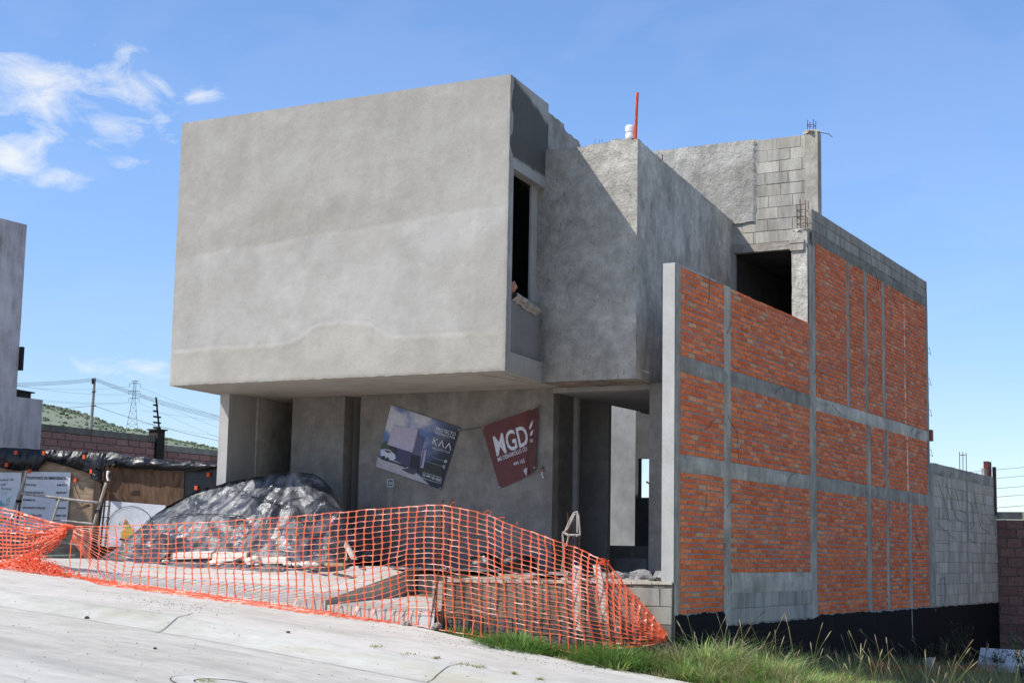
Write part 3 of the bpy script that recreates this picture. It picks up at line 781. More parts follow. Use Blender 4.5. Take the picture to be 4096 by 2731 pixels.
# room behind the wide window
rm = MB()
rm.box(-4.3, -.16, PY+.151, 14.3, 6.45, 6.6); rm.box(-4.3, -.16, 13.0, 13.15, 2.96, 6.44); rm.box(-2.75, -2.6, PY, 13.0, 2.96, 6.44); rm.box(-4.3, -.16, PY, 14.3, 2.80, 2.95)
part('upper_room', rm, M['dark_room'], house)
wj = MB(); wj.box(-2.50, -2.44, PY-.04, PY+.1, 3.2, 6.41); part('window_jamb', wj, M['white_plaster'], perp)
# rough post at the end of the side wall with its rebar
kp = MB()
kp.grid(lambda u, v: (-.30+.29*u+.012*fbm((v*12, u*2, 1))*(1 if u in (0,) else 0), 6.02-.02*fbm((u*6, v*16, 2), 5), 3.2+2.93*v), 8, 90, colfn=lambda u, v: (1.2+.4*fbm((u*3, v*12, 1)),)*3)
kp.box(-.30, -.02, 6.035, 6.36, 3.2, 6.15, (1, 1, 1))
kp.rock((-.15, 6.2, 6.17), .17, (1.2, 1.2, 1.2), 5, 2, (1, 1, .4))
part('concrete_post', kp, M['rough'], side, smooth=False, norm=False)
kr = MB()
for (a, b) in ((-.22, 6.1), (-.07, 6.1), (-.22, 6.28), (-.07, 6.28)): kr.tube([(a, b, 6.1), (a+RND.uniform(-.01, .01), b, 6.72+RND.uniform(-.08, .08))], .008, 5)
for z in (6.3, 6.42, 6.55): kr.tube([(-.22, 6.1, z), (-.07, 6.1, z+.01), (-.07, 6.28, z), (-.22, 6.28, z), (-.22, 6.1, z)], .006, 4)
part('rebar', kr, M['rust'], side)
kw = MB()
kw.box(-.33, -.06, 5.97, 6.02, 5.93, 5.99); kw.box(-.32, -.07, 5.98, 6.02, 5.80, 5.92)
part('wood_block', kw, M['wood_grey'], side)
# tie wires and scraps sticking out of the brickwork
tw_ = MB()
for (d, z, l, a) in ((2.0, 3.75, .25, 1.1), (2.2, 3.3, .3, -.6), (6.3, 3.6, .3, 1.0), (6.4, 3.5, .35, .5), (1.2, 4.1, .5, 1.3), (1.1, 2.2, .4, .4), (2.4, 2.3, .5, -1.3), (2.05, 2.5, .3, -1.2), (6.3, 2.6, .3, 1.2), (4.2, 3.05, .35, .7), (4.8, 1.6, .4, .9), (7.0, 3.1, .5, .3), (7.3, 3.15, .5, -.3), (9.2, 5.9, .5, .8), (10.3, 6.1, .4, -1), (11.4, 5.9, .4, .6), (12.9, 3.1, .6, .3), (13.2, 3.0, .5, .5), (6.3, 1.1, .3, .2), (13.2, .9, .4, -1), (1.0, .9, .4, 1.1), (2.0, 1.1, .3, .9)):
    p = V((.02, d, z)); pts = [p]
    for i in range(4):
        p = p+V((.015*RND.random(), cos(a)*l/4, sin(a)*l/4)); a += RND.uniform(-.5, .5); pts.append(p)
    tw_ = MB(); tw_.tube(pts, .004, 4); part('tie_wire', tw_, M['steel_dark'], side)
for z in (5.0, 4.3, 3.6, 2.7):
    tw_ = MB(); tw_.tube([(.0, 14.5, z), (.02, 14.72, z-.04), (.0, 14.66, z+.12), (0, 14.5, z+.08)], .005, 4); part('tie_wire', tw_, M['steel_dark'], side)
print('house ok')
# ================================================================== TEXT
def text_mesh(s, bold=0.):
    cu = bpy.data.curves.new('t', 'FONT'); cu.body = s; cu.size = 1; cu.offset = bold; cu.resolution_u = 3
    ob = bpy.data.objects.new('t', cu); COL.objects.link(ob)
    dg = bpy.context.evaluated_depsgraph_get(); me = bpy.data.meshes.new_from_object(ob.evaluated_get(dg))
    vs = [tuple(v.co) for v in me.vertices]; fs = [list(p.vertices) for p in me.polygons]
    bpy.data.objects.remove(ob); bpy.data.meshes.remove(me); bpy.data.curves.remove(cu)
    return vs, fs
def put_text(mb, s, p0, p1, up, fn, lift, col, bold=0., caps=True):
    vs, fs = text_mesh(s, bold)
    if not vs: return
    x0 = min(v[0] for v in vs); x1 = max(v[0] for v in vs); H = .69
    out = []
    for x, y, _ in vs:
        t = (x-x0)/(x1-x0); h = y/H
        out.append(fn(p0[0]+(p1[0]-p0[0])*t+up[0]*h, p0[1]+(p1[1]-p0[1])*t+up[1]*h, lift))
    mb.add(out, fs, col)
def stroke(mb, a, b, w, fn, lift, col):
    dx, dy = b[0]-a[0], b[1]-a[1]; L = hypot(dx, dy); nx, ny = -dy/L*w/2, dx/L*w/2
    mb.poly([fn(a[0]+nx, a[1]+ny, lift), fn(b[0]+nx, b[1]+ny, lift), fn(b[0]-nx, b[1]-ny, lift), fn(a[0]-nx, a[1]-ny, lift)], col)
def disc(mb, c, r, fn, lift, col, n=20, r2=None, a0=0, a1=2*pi):
    if r2 is None: mb.poly([fn(c[0]+r*cos(2*pi*i/n), c[1]+r*sin(2*pi*i/n), lift) for i in range(n)], col)
    else:
        for i in range(n):
            p, q = a0+(a1-a0)*i/n, a0+(a1-a0)*(i+1)/n
            mb.poly([fn(c[0]+a*cos(t), c[1]+a*sin(t), lift) for a, t in ((r, p), (r, q), (r2, q), (r2, p))], col)
def pp_(mb, pts, fn, lift, col): mb.poly([fn(x, y, lift) for x, y in pts], col)
def bil(c, u, v):
    (a, b, d, e) = c
    return ((a[0]*(1-u)+b[0]*u)*(1-v)+(e[0]*(1-u)+d[0]*u)*v, (a[1]*(1-u)+b[1]*u)*(1-v)+(e[1]*(1-u)+d[1]*u)*v)

# ================================================================== BANNERS ON THE HOUSE
def fK(x, y, l): return onY(1400+x*.42517, 1500+y*.42517, GY-.02-l)
kc = [(388, 278), (1035, 494), (856, 1078), (243, 858)]
t = thing('banner', 'tilted printed banner with a picture of a modern house, hung on the ground-floor wall', 'banner', fK(640, 1000, 0))
mb = MB()
def kcol(u, v):
    x, y = bil(kc, u, v)
    n = fbm((u*3.2, v*3.2, 4), 5); d = sstep(.55, 1.0, u+.15*v)
    s = V((.10, .15, .33)); w = V((.48, .49, .55)); c = s.lerp(w, sstep(-.05, .35, n+.25*(1-v)*(1-u)))
    c = c.lerp(V((.012, .012, .022)), max(d, sstep(.85, 1.15, v+u*.5)*.9))
    c = c.lerp(V((.10, .10, .16)), sstep(.0, -.2, v-.12)*.6*u)
    return tuple(c)
mb.grid(lambda u, v: fK(*bil(kc, u, v), .004*fbm((u*4, v*4, 9))), 40, 40, colfn=kcol)
part('sheet', mb, M['print'], t, norm=False)
mb = MB(); L = .010
LIL, LIL2, DP = (.42, .37, .47), (.15, .12, .22), (.05, .045, .10)
pp_(mb, [(262, 765), (400, 790), (520, 850), (640, 930), (745, 1032), (243, 858)], fK, L, (.40, .37, .39))
pp_(mb, [(285, 690), (300, 640), (330, 618), (365, 650), (370, 700)], fK, L, (.05, .07, .04))
pp_(mb, [(640, 900), (700, 820), (790, 800), (880, 880), (860, 960), (830, 1010), (690, 960)], fK, L, (.018, .022, .018))
L = .013
pp_(mb, [(370, 660), (440, 680), (430, 800), (365, 740)], fK, L, (.03, .025, .03))
pp_(mb, [(445, 690), (583, 722), (555, 860), (430, 805)], fK, L, DP)
pp_(mb, [(625, 570), (697, 585), (660, 757), (583, 742)], fK, L, (.10, .085, .17))
pp_(mb, [(584, 744), (662, 760), (640, 885), (555, 858)], fK, L, (.012, .01, .012))
pp_(mb, [(666, 690), (728, 680), (722, 702), (690, 872), (652, 872), (690, 705)], fK, L, LIL2)
pp_(mb, [(705, 700), (722, 700), (690, 872), (672, 872)], fK, L+.002, (.40, .36, .48))
pp_(mb, [(410, 470), (640, 512), (585, 726), (350, 652)], fK, L+.002, LIL)
pp_(mb, [(640, 512), (634, 580), (590, 728), (584, 724)], fK, L+.003, (.2, .17, .24))
pp_(mb, [(262, 765), (330, 780), (540, 855), (520, 872), (420, 830), (300, 795)], fK, L+.001, (.03, .03, .04))
pp_(mb, [(480, 885), (560, 870), (640, 905), (600, 935), (560, 925)], fK, L+.001, (.05, .05, .06))
pp_(mb, [(288, 708), (318, 694), (372, 700), (425, 748), (432, 780), (405, 800), (345, 790), (320, 768), (290, 752)], fK, L+.003, (.55, .54, .64))
pp_(mb, [(318, 702), (365, 706), (390, 730), (345, 728)], fK, L+.004, (.05, .05, .08))
for c in ((318, 770), (352, 785)): disc(mb, c, 14, fK, L+.005, (.01, .01, .01), 12)
for i in range(9): pp_(mb, [(700+RND.uniform(-40, 60), 940+RND.uniform(-40, 40)), (705+RND.uniform(-30, 60), 900+RND.uniform(-40, 40)), (715+RND.uniform(-30, 60), 950+RND.uniform(-40, 40))], fK, L+.001, (.05, .06, .045))
part('printed_picture', mb, M['print'], t, norm=False)
mb = MB(); W_ = (.62, .62, .66); L = .018
put_text(mb, 'PROYECTO', (807, 518), (988, 572), (8, -31), fK, L, W_)
put_text(mb, 'DISEÑADO POR', (799, 548), (985, 604), (6, -22), fK, L, W_)
for a, b in (((792, 588), (776, 646)), ((828, 600), (784, 622)), ((790, 614), (812, 664)), ((833, 666), (868, 618)), ((866, 612), (880, 682)), ((894, 690), (934, 640)), ((932, 636), (948, 706))): stroke(mb, a, b, 8, fK, L, W_)
put_text(mb, 'ARQUITECTOS', (768, 690), (935, 738), (5, -19), fK, L, (.5, .5, .56))
put_text(mb, 'kaa.arquitectos', (772, 776), (880, 810), (3, -13), fK, L, (.3, .3, .34))
put_text(mb, 'kaa-arquitectos.com', (725, 816), (862, 860), (3, -13), fK, L, (.3, .3, .34))
disc(mb, (900, 810), 14, fK, L, W_); disc(mb, (900, 810), 9, fK, L+.002, (.02, .02, .03)); disc(mb, (900, 810), 6, fK, L+.004, W_, 14, 3.5)
disc(mb, (882, 858), 13, fK, L, W_, 18, 10); stroke(mb, (870, 854), (894, 862), 2.5, fK, L, W_); stroke(mb, (886, 846), (878, 871), 2.5, fK, L, W_); stroke(mb, (884, 862), (890, 880), 4, fK, L, W_)
bx = [(690, 912), (862, 964), (853, 1018), (682, 966)]
for i in range(4): stroke(mb, bx[i], bx[(i+1) % 4], 3, fK, L, W_)
put_text(mb, '444 165 4339', (716, 956), (847, 1002), (7, -26), fK, L, W_, .012)
disc(mb, (701, 940), 11, fK, L, W_, 16, 8.5); stroke(mb, (697, 934), (705, 948), 4, fK, L, W_)
part('lettering', mb, M['print'], t, norm=False)
for c in ((397, 294), (1024, 512), (848, 1062), (258, 842)): mb = MB(); disc(mb, c, 8, fK, .019, (.35, .35, .35), 12, 3.5); part('eyelet', mb, M['print'], t, norm=False)

def fG(x, y, l): return onY(1400+x*.42517, 1500+y*.42517, GY-.03-l)
t = thing('banner', 'dark red banner with big white letters, one lower corner folded over', 'banner', fG(1500, 1050, 0))
MAR = (.105, .017, .015)
mb = MB()
T_ = [(1240, 488), (1340, 452), (1450, 412), (1560, 375), (1680, 330), (1768, 302)]; Bm = [(1410, 1065), (1470, 1040), (1530, 1013), (1600, 982), (1650, 955), (1742, 875)]
def gpt(u, v):
    k = u*5; i = min(4, int(k)); f = k-i
    a = (T_[i][0]*(1-f)+T_[i+1][0]*f, T_[i][1]*(1-f)+T_[i+1][1]*f); b = (Bm[i][0]*(1-f)+Bm[i+1][0]*f, Bm[i][1]*(1-f)+Bm[i+1][1]*f)
    return (a[0]*(1-v)+b[0]*v, a[1]*(1-v)+b[1]*v)
def gfold(x, y): return .05*sstep(1640, 1700, x)*(1-.3*sstep(1720, 1770, x))
def fG2(x, y, l): return fG(x, y, l+gfold(x, y)+.012*fbm((x/90, y/160, 2)))
mb.grid(lambda u, v: fG2(*gpt(u, v), 0), 60, 40, colfn=lambda u, v: tuple(c*(1+.3*fbm((u*5, v*5, 1))-.35*sstep(.80, .86, u)*sstep(1, .9, u)) for c in MAR))
part('sheet', mb, M['print'], t, norm=False, smooth=True)
mb = MB()
pp_(mb, [(1640, 880), (1668, 868), (1662, 952), (1632, 900)], fG, .09, (.42, .40, .40))
part('folded_corner', mb, M['print'], t, norm=False); mb = MB()
mb.grid(lambda u, v: fG(1700+80*u-5*u*v, 318-45*u-0*v+(10+18*(1-u))*v, .02+.03*sin(pi*v)), 8, 4, (.45, .44, .44))
part('folded_corner', mb, M['print'], t, norm=False)
mb = MB(); W_ = (.56, .56, .60); L = .008
put_text(mb, 'MGD', (1380, 758), (1688, 645), (-38, -178), fG2, L, W_, .018)
pp_(mb, [(1724, 420), (1700, 450), (1686, 490), (1690, 512), (1712, 478)], fG2, L, W_); pp_(mb, [(1723, 508), (1700, 535), (1692, 572), (1712, 560), (1720, 535)], fG2, L, W_)
put_text(mb, 'MG DESARROLLO CO', (1395, 812), (1668, 707), (-8, -36), fG2, L, W_, .02)
put_text(mb, 'OR', (1692, 632), (1724, 628), (-1, -30), fG2, L, W_, .02)
put_text(mb, '444 165', (1541, 853), (1646, 819), (-7, -34), fG2, L, W_, .012)
part('lettering', mb, M['print'], t, norm=False)
for c in ((1252, 494), (1410, 1052), (1735, 868)): mb = MB(); disc(mb, c, 8, fG2, L+.002, (.4, .4, .4), 12, 3.5); part('eyelet', mb, M['print'], t, norm=False)
# meter box let into the wall, and the open wall box with wires
t = thing('meter_box', 'small metal electric box set in the wall under the house banner', 'electric box', fK(380, 1260, 0))
mb = MB(); 
for (a, b, c, d) in ((347, 975, 410, 985), (347, 1040, 410, 1052), (347, 985, 357, 1040), (402, 985, 410, 1040)):
    p, q = fK(a, b, 0), fK(c, d, 0); mb.box(p.x, q.x, GY-.02, GY+.0, q.z, p.z)
part('frame', mb, simple('zinc', (.42, .44, .45), .5, .2, 20, 0, 30, .6), t)
p, q = fK(357, 985, 0), fK(402, 1040, 0); mb = MB(); mb.box(p.x, q.x, GY-.006, GY, q.z, p.z); part('cavity', mb, M['dark_room'], t)
p, q = fK(364, 1000, 0), fK(394, 1030, 0); mb = MB(); mb.box(p.x, q.x, GY-.015, GY-.006, q.z, p.z); part('socket', mb, M['wood_grey'], t)
p, q = fK(347, 1052, 0), fK(390, 1290, 0); mb = MB(); mb.box(p.x, q.x, GY-.004, GY, q.z-.3, p.z, (1.25, 1.25, 1.27)); part('filled_chase', mb, M['ground_wall'], t)
t = thing('wire_outlet', 'hole in the wall with short red and white wires, right of the red banner', 'wiring', fK(1808, 960, 0))
mb = MB(); mb.rock(fK(1808, 885, .0), .05, None, 2, 1, (.7, .2, 1.3)); part('hole', mb, M['dark_room'], t)
mb = MB(); mb.tube([fK(1806, 880, .02), fK(1800, 895, .05), fK(1812, 905, .03)], .010); part('red_wire', mb, M['paint_red'], t)
mb = MB(); mb.tube([fK(1812, 890, .02), fK(1806, 930, .05), fK(1818, 968, .02)], .008); part('white_wire', mb, M['white_plastic'], t)
mb = MB(); mb.tube([fK(1030, 520, .0), fK(1140, 505, .0), fK(1240, 490, .0)], .004, 4); solo('string', mb, M['steel_dark'], 'thin string stretched along the wall between the two banners', 'string')

# ---- rags, pipe and container on the house
sP = lambda y, z, o: V((sX(BX1, BY, y)+o, y, z))
mb = MB()
mb.grid(lambda u, v: sP(.95+1.1*u, 4.48-.10*u-.17*v*(1+.5*fbm((u*5, 0, 1))), -.05+.10*sin(pi*min(1, v*1.2))+.03*fbm((u*8, v*6, 2))), 30, 8)
solo('torn_sack', mb, simple('torn_sack_paper', (.40, .36, .31), .85, .35, 9, .02, 12), 'torn cement sack draped over the sill of the tall window', 'sack', norm=False)
mb = MB(); mb.rock(sP(.88, 4.52, -.02), .10, None, 4, 2, (.7, 1, 1)); solo('brick_piece', mb, simple('broken_brick', (.42, .20, .14), .9, .4, 15, .01, 40), 'broken brick piece at the front end of the tall window sill', 'brick')
pt = onY(2544, 556, VY+.1); pb = V((pt.x, pt.y, pt.z))
tp = onY(2550, 371, VY+.1)
mb = MB(); mb.tube([(pb.x-.01, pb.y, pb.z-.05), (pb.x+.01, pb.y, pb.z+.6), (tp.x, tp.y, tp.z)], .024, 10); solo('pipe', mb, M['paint_red'], 'orange-red pipe standing upright on the corner of the rough block', 'pipe')
c = onY(2521, 552, VY+.12); mb = MB()
prof = [(.0, 0), (.115, .0), (.125, .06), (.12, .13), (.10, .16), (.125, .20), (.13, .32), (.11, .37), (.0, .38)]
for i in range(len(prof)-1):
    for k in range(14):
        a, b = 2*pi*k/14, 2*pi*(k+1)/14
        (r0, z0), (r1, z1) = prof[i], prof[i+1]
        mb.poly([(c.x+r0*.66*cos(a), c.y+r0*.66*sin(a), c.z+z0*.6-.02), (c.x+r0*.66*cos(b), c.y+r0*.66*sin(b), c.z+z0*.6-.02), (c.x+r1*.66*cos(b), c.y+r1*.66*sin(b), c.z+z1*.6-.02), (c.x+r1*.66*cos(a), c.y+r1*.66*sin(a), c.z+z1*.6-.02)])
solo('plastic_jug', mb, M['white_plastic'], 'white plastic container beside the red pipe on the roof edge', 'container')
mb = MB()
for px in (2380, 2397, 2408): mb = MB(); p = onY(px, 572, VY+.15); mb.tube([p, p+V((0, 0, .06))], .0035, 4); part('rebar_end', mb, M['rust'], corner)
mb = MB()
p = V((v2X(4.0)-.1, 4.0, VZ1-.02)); mb.tube([p, p+V((0, 0, .22))], .008, 4)
part('rebar_end', mb, M['rust'], corner)
mb = MB(); p = onX(2570, 1480, VX1-TA*.3); mb.tube([p+V((-.05, 0, 0)), p+V((.10, .03, -.04))], .02, 6); part('pipe_stub', mb, M['white_plaster'], corner)

# ================================================================== LEFT SIDE: neighbour, boundary wall, shed
nb = thing('neighbour_house', 'tall grey stained house wall at the left edge of the photo', 'house', (-24, 2, 0))
mb = MB()
mb.grid(lambda u, v: (-19.5+.004*fbm((u*9, v*9, 1)), -2+8.15*u, -.5+8.46*v), 60, 60, colfn=lambda u, v: ((1-.35*sstep(.86, 1.0, v)*max(0, fbm((u*14, v*2, 1))+.35)-.25*sstep(.1, .3, fbm((u*7, v*2.2, 3)))),)*3)
mb.box(-30, -19.51, -2, 6.14, -.5, 7.94, (1, 1, 1))
part('wall', mb, M['neighbour'], nb, norm=False)
mb = MB(); mb.box(-30, -19.5, 6.15, 7.0, -.5, 3.80, (.86, .86, .87)); part('annex', mb, M['neighbour'], nb)
mb = MB(); mb.prism([(-21.5, 6.16), (-19.62, 6.16), (-19.62, 6.85), (-21.5, 6.85)], 3.95, [4.0, 4.0, 3.93+.05, 3.93+.05]); mb.box(-21, -19.7, 6.16, 6.8, 3.8, 3.95); part('roof', mb, M['steel_dark'], nb)
mb = MB(); mb.box(-19.52, -19.40, 6.15, 6.22, onX(66, 1480, -19.5).z, onX(66, 1385, -19.5).z); part('drainpipe', mb, M['steel_dark'], nb)

def split_col():
    b = RND.uniform(.82, 1.15); return (.44*b, .235*b, .18*b)
bw = thing('boundary_wall', 'reddish split-block boundary wall below the hill at the left', 'wall', (-23, 14, 0))
mp_b = lambda u, z, o: (-23+o, u, z)
mb = MB(); masonry(mb, mp_b, 9.0, 14.92, 1.45, 3.40, .5, .195, .02, split_col, .004, .02); masonry(mb, mp_b, 15.25, 26, 1.22, 3.17, .5, .195, .02, split_col, .004, .02)
mb.box(-23.2, -23.001, 9, 26, -1, 3.15, (.2, .17, .16)); mb.box(-23.2, -23.001, 9, 14.92, 3.15, 3.39, (.2, .17, .16)); part('block_panel', mb, M['split'], bw)
mb = MB(); mb.box(-23.22, -22.96, 9, 14.92, 3.40, 3.58, (.62, .60, .55)); mb.box(-23.22, -22.96, 15.26, 26, 3.17, 3.345, (.9, .88, .82)); part('coping', mb, M['concrete'], bw)
mb = MB(); mb.box(-23.25, -22.9, 14.93, 15.25, -1, 3.76, (.13, .125, .12)); mb.box(-23.3, -22.86, 14.88, 15.32, 3.761, 3.80, (.2, .19, .18)); part('post', mb, M['concrete'], bw)
t = thing('electric_fence_post', 'thin electric-fence post with insulators on top of the boundary wall', 'fence post', (-23, 15.1, 3.80))
top = onX(624, 1588, -23.0)
mb = MB(); mb.tube([(-23, 15.1, 3.79), (-23, top.y, top.z)], .028, 6); part('post', mb, M['steel_dark'], t)
for i, py in enumerate((1621, 1645, 1667, 1690, 1710)):
    p = onX(628, py, -22.98); mb = MB(); w = .09 if i < 2 else .15
    mb.tube([(p.x, p.y-w+(.06 if i < 2 else 0)*-1, p.z), (p.x, p.y+w*(.3 if i < 2 else 1), p.z)], .03, 6); part('insulator', mb, M['steel_dark'], t)

SN = (sin(radians(20)), -cos(radians(20)), 0)
SQ = onY(868, 1840, 5.2); SC = SQ.x*SN[0]+SQ.y*SN[1]
def fS(x, y, l): return onP(x*.38265, 1750+y*.38265, SN, SC+l)
gz = fS(500, 1245, 0).z
print('shed', SQ, fS(0, 1240, 0), gz)
shed = thing('site_shed', 'low builder hut of plywood sheets wrapped in black plastic beside the house', 'shed', fS(800, 1250, 0))
def fpoly(name, pts, mat, l0, l1, label=None, par=shed, ngrid=None):
    mb = MB(); P = [fS(x, y, l1) for x, y in pts]; d = fS(500, 500, l0)-fS(500, 500, l1); n = V(SN)*(l0-l1)
    mb.slab(P, n); return part(name, mb, mat, par, label)
fpoly('plywood_sheet', [(-120, 200), (985, 300), (975, 1262), (-120, 1262)], M['ply'], -.02, 0, 'pale plywood front of the hut')
fpoly('plywood_sheet', [(1090, 300), (1925, 362), (1893, 1262), (1040, 1262)], M['ply_dark'], -.02, .03, 'dark brown plywood sheet')
fpoly('side_cover', [(1927, 330), (2600, 320), (2600, 1262), (1893, 1262)], M['tarp_black'], -.05, .0)
fpoly('stud', [(985, 440), (1062, 440), (1003, 1262), (930, 1262)], M['wood_dark'], 0.002, .09)
fpoly('stud', [(1088, 170), (1140, 170), (1128, 330), (1090, 330)], M['wood_grey'], -.02, .10)
fpoly('offcut', [(770, 490), (790, 545), (860, 700), (930, 690), (757, 755), (765, 600)], M['ply'], .002, .02)
# plastic cover over the hut
tpz = thing('plastic_cover', 'shiny black plastic sheeting draped over the top of the builder hut', 'plastic sheet', fS(900, 330, 0))
def drape(name, top, bot, lift, seed, nx=70, ny=14):
    mb = MB()
    def fn(u, v):
        x = top[0][0]+(top[-1][0]-top[0][0])*u
        yt = interp(top, x); yb = interp(bot, x)
        l = lift+.07*fbm((u*7+v*1.2, v*.9, seed), 3)+.07*sin(pi*v)+.022*noise.noise((u*26+v*3, v*2.2, seed))
        return fS(x, yt+(yb-yt)*v+6*fbm((u*7, v*3, seed+3)), l)
    mb.grid(fn, nx, ny)
    # roof part running back from the upper edge
    def rf(u, v):
        p = V(fn(u, 0)); return p-V(SN)*(2.2*v)+V((0, 0, .012*sin(pi*v)-.10*v))
    mb.grid(rf, nx, 10)
    part(name, mb, M['tarp_black'], tpz, smooth=True, norm=False)
drape('front_flap', [(-120, 90), (0, 100), (250, 112), (400, 122)], [(-120, 300), (0, 312), (150, 345), (300, 345), (500, 352)], .12, 1)
drape('front_flap', [(395, 122), (520, 128), (800, 142), (1100, 168)], [(395, 340), (480, 250), (560, 260), (700, 300), (860, 350), (960, 385), (1040, 440), (1090, 330)], .14, 4)
drape('front_flap', [(1100, 165), (1170, 150), (1300, 190), (1390, 205), (1500, 200), (1530, 215), (1700, 225), (1880, 262), (1990, 240), (2100, 262), (2300, 272), (2600, 290)],
      [(1100, 305), (1300, 318), (1600, 335), (1925, 352), (2050, 350), (2260, 318), (2600, 330)], .13, 8, 90)
mb = MB(); mb.grid(lambda u, v: fS(945+125*u, 330+20*u+(110-40*abs(u-.4))*v, .22+.09*sin(pi*u)+.05*fbm((u*5, v*5, 3))), 14, 14)
mb.grid(lambda u, v: fS(1103+90*u, 245-8*u+45*v-15*sin(pi*u)*(1-v), .28+.05*fbm((u*5, v*5, 3))), 10, 8)
part('hanging_end', mb, M['tarp_black'], tpz, smooth=True, norm=False)
for (x, y) in ((165, 155), (68, 282), (458, 160), (880, 200), (308, 350), (955, 352), (790, 440), (2178, 385), (2052, 522)):
    mb = MB(); c = fS(x, y, .24 if y < 360 else .05); mb.box(c.x-.032, c.x+.032, c.y-.02, c.y+.02, c.z-.045, c.z+.04); part('fixing_cap', mb, M['clip'], tpz if y < 360 else shed)

def sheetbanner(name, label, cn, lift, items, base=(.70, .70, .71), wave=.010):
    t = thing(name, label, 'banner', fS(*bil(cn, .5, 1), lift))
    mb = MB(); mb.grid(lambda u, v: fS(*bil(cn, u, v), lift+wave*fbm((u*3, v*3, lift*50), 4)), 30, 30, colfn=lambda u, v: tuple(c*(1+.06*fbm((u*6, v*6, 3))) for c in base))
    part('sheet', mb, M['vinyl'], t, norm=False, smooth=True)
    mb = MB(); items(mb, lambda x, y, l: fS(x, y, lift+.014+l)); part('lettering', mb, M['print'], t, norm=False)
    return t
K_ = (.02, .02, .022)
def it1(mb, f):
    put_text(mb, 'TELEFONOS DE EMERGENCIA:', (275, 431), (703, 437), (0, -27), f, 0, K_, .022)
    for a, b, y, x1, x2 in (('CRUZ ROJA:', '4448157314', 499, 380, 592), ('CENTRO DE SALUD:', '4868552237', 579, 459, 586), ('BOMBEROS:', '4448151333', 657, 371, 580), ('SEGURIDAD PUBLICA:', '4868547463', 739, 472, 574), ('PROTECCIÓN CIVIL:', '448311260', 817, 437, 580)):
        x0 = 256-(y-499)*.088
        put_text(mb, a, (x0, y), (x1, y+4), (0, -19), f, 0, K_, .022); put_text(mb, b, (x2, y+4), (x2+112, y+5), (0, -19), f, 0, K_, .022)
    put_text(mb, '911', (636, 902), (676, 903), (0, -17), f, 0, K_)
    put_text(mb, '1800', (208, 970), (276, 973), (0, -34), f, 0, K_, .02)
sheetbanner('banner', 'white vinyl banner listing emergency telephone numbers on the builder hut', [(290, 352), (742, 362), (690, 1010), (165, 995)], .06, it1)
def it2(mb, f):
    put_text(mb, 'nidad de', (-4, 452), (142, 446), (3, -24), f, 0, K_); put_text(mb, 'vida"', (4, 500), (76, 496), (2, -24), f, 0, K_)
    G = (.12, .38, .25)
    put_text(mb, 'Rechazar', (16, 540), (122, 545), (0, -24), f, 0, G, .012); put_text(mb, 'Reducir', (-18, 712), (95, 706), (0, -24), f, 0, G, .012)
    for i, y in enumerate((565, 580, 595)): put_text(mb, 'consumo responsable', (0, y), (78-i*5, y+2), (0, -6), f, 0, G)
    disc(mb, (-8, 680), 28, f, 0, (.08, .30, .46), 20); disc(mb, (-8, 680), 20, f, .002, (.2, .5, .62), 20)
    pp_(mb, [(60, 640), (105, 610), (100, 660), (70, 680)], f, 0, (.35, .62, .5)); pp_(mb, [(20, 830), (60, 815), (70, 850), (35, 880)], f, 0, (.10, .42, .10)); pp_(mb, [(-10, 845), (15, 835), (25, 870), (0, 890)], f, 0, (.16, .5, .12))
sheetbanner('banner', 'white banner with green lettering at the far left of the builder hut', [(-150, 360), (228, 362), (160, 1000), (-150, 990)], .05, it2)
def it3(mb, f):
    disc(mb, (1365, 965), 252, f, 0, (.05, .045, .045), 60, 246, -pi*.98, -pi*.02); stroke(mb, (1600, 822), (1480, 925), 5, f, 0, (.05, .045, .045)); stroke(mb, (1135, 825), (1080, 930), 5, f, 0, (.05, .045, .045))
    F1, F2, F3 = (.60, .42, .05), (.55, .16, .03), (.50, .50, .10)
    pp_(mb, [(1270, 1060), (1262, 1000), (1285, 960), (1290, 900), (1318, 838), (1326, 880), (1320, 920), (1335, 950), (1345, 880), (1362, 930), (1395, 960), (1385, 1010), (1360, 1060)], f, 0, F3)
    pp_(mb, [(1285, 1055), (1280, 1000), (1300, 950), (1310, 930), (1322, 985), (1345, 975), (1350, 1030), (1330, 1060)], f, .002, F1)
    pp_(mb, [(1290, 900), (1318, 838), (1326, 880), (1310, 905), (1300, 935)], f, .002, F2); pp_(mb, [(1342, 880), (1362, 930), (1352, 945)], f, .002, F2)
    pp_(mb, [(1245, 1070), (1262, 1040), (1300, 1055), (1340, 1045), (1370, 1075)], f, .003, (.06, .04, .03))
    pp_(mb, [(1248, 885), (1254, 890), (1250, 910), (1244, 912)], f, 0, (.2, .08, .04)); pp_(mb, [(1362, 832), (1372, 845), (1370, 862), (1366, 850)], f, 0, F3)
sheetbanner('banner', 'white banner with a flame drawing inside a thin black ring on dark plywood', [(1088, 655), (1732, 706), (1690, 1160), (1010, 1130)], .08, it3, (.68, .68, .71))

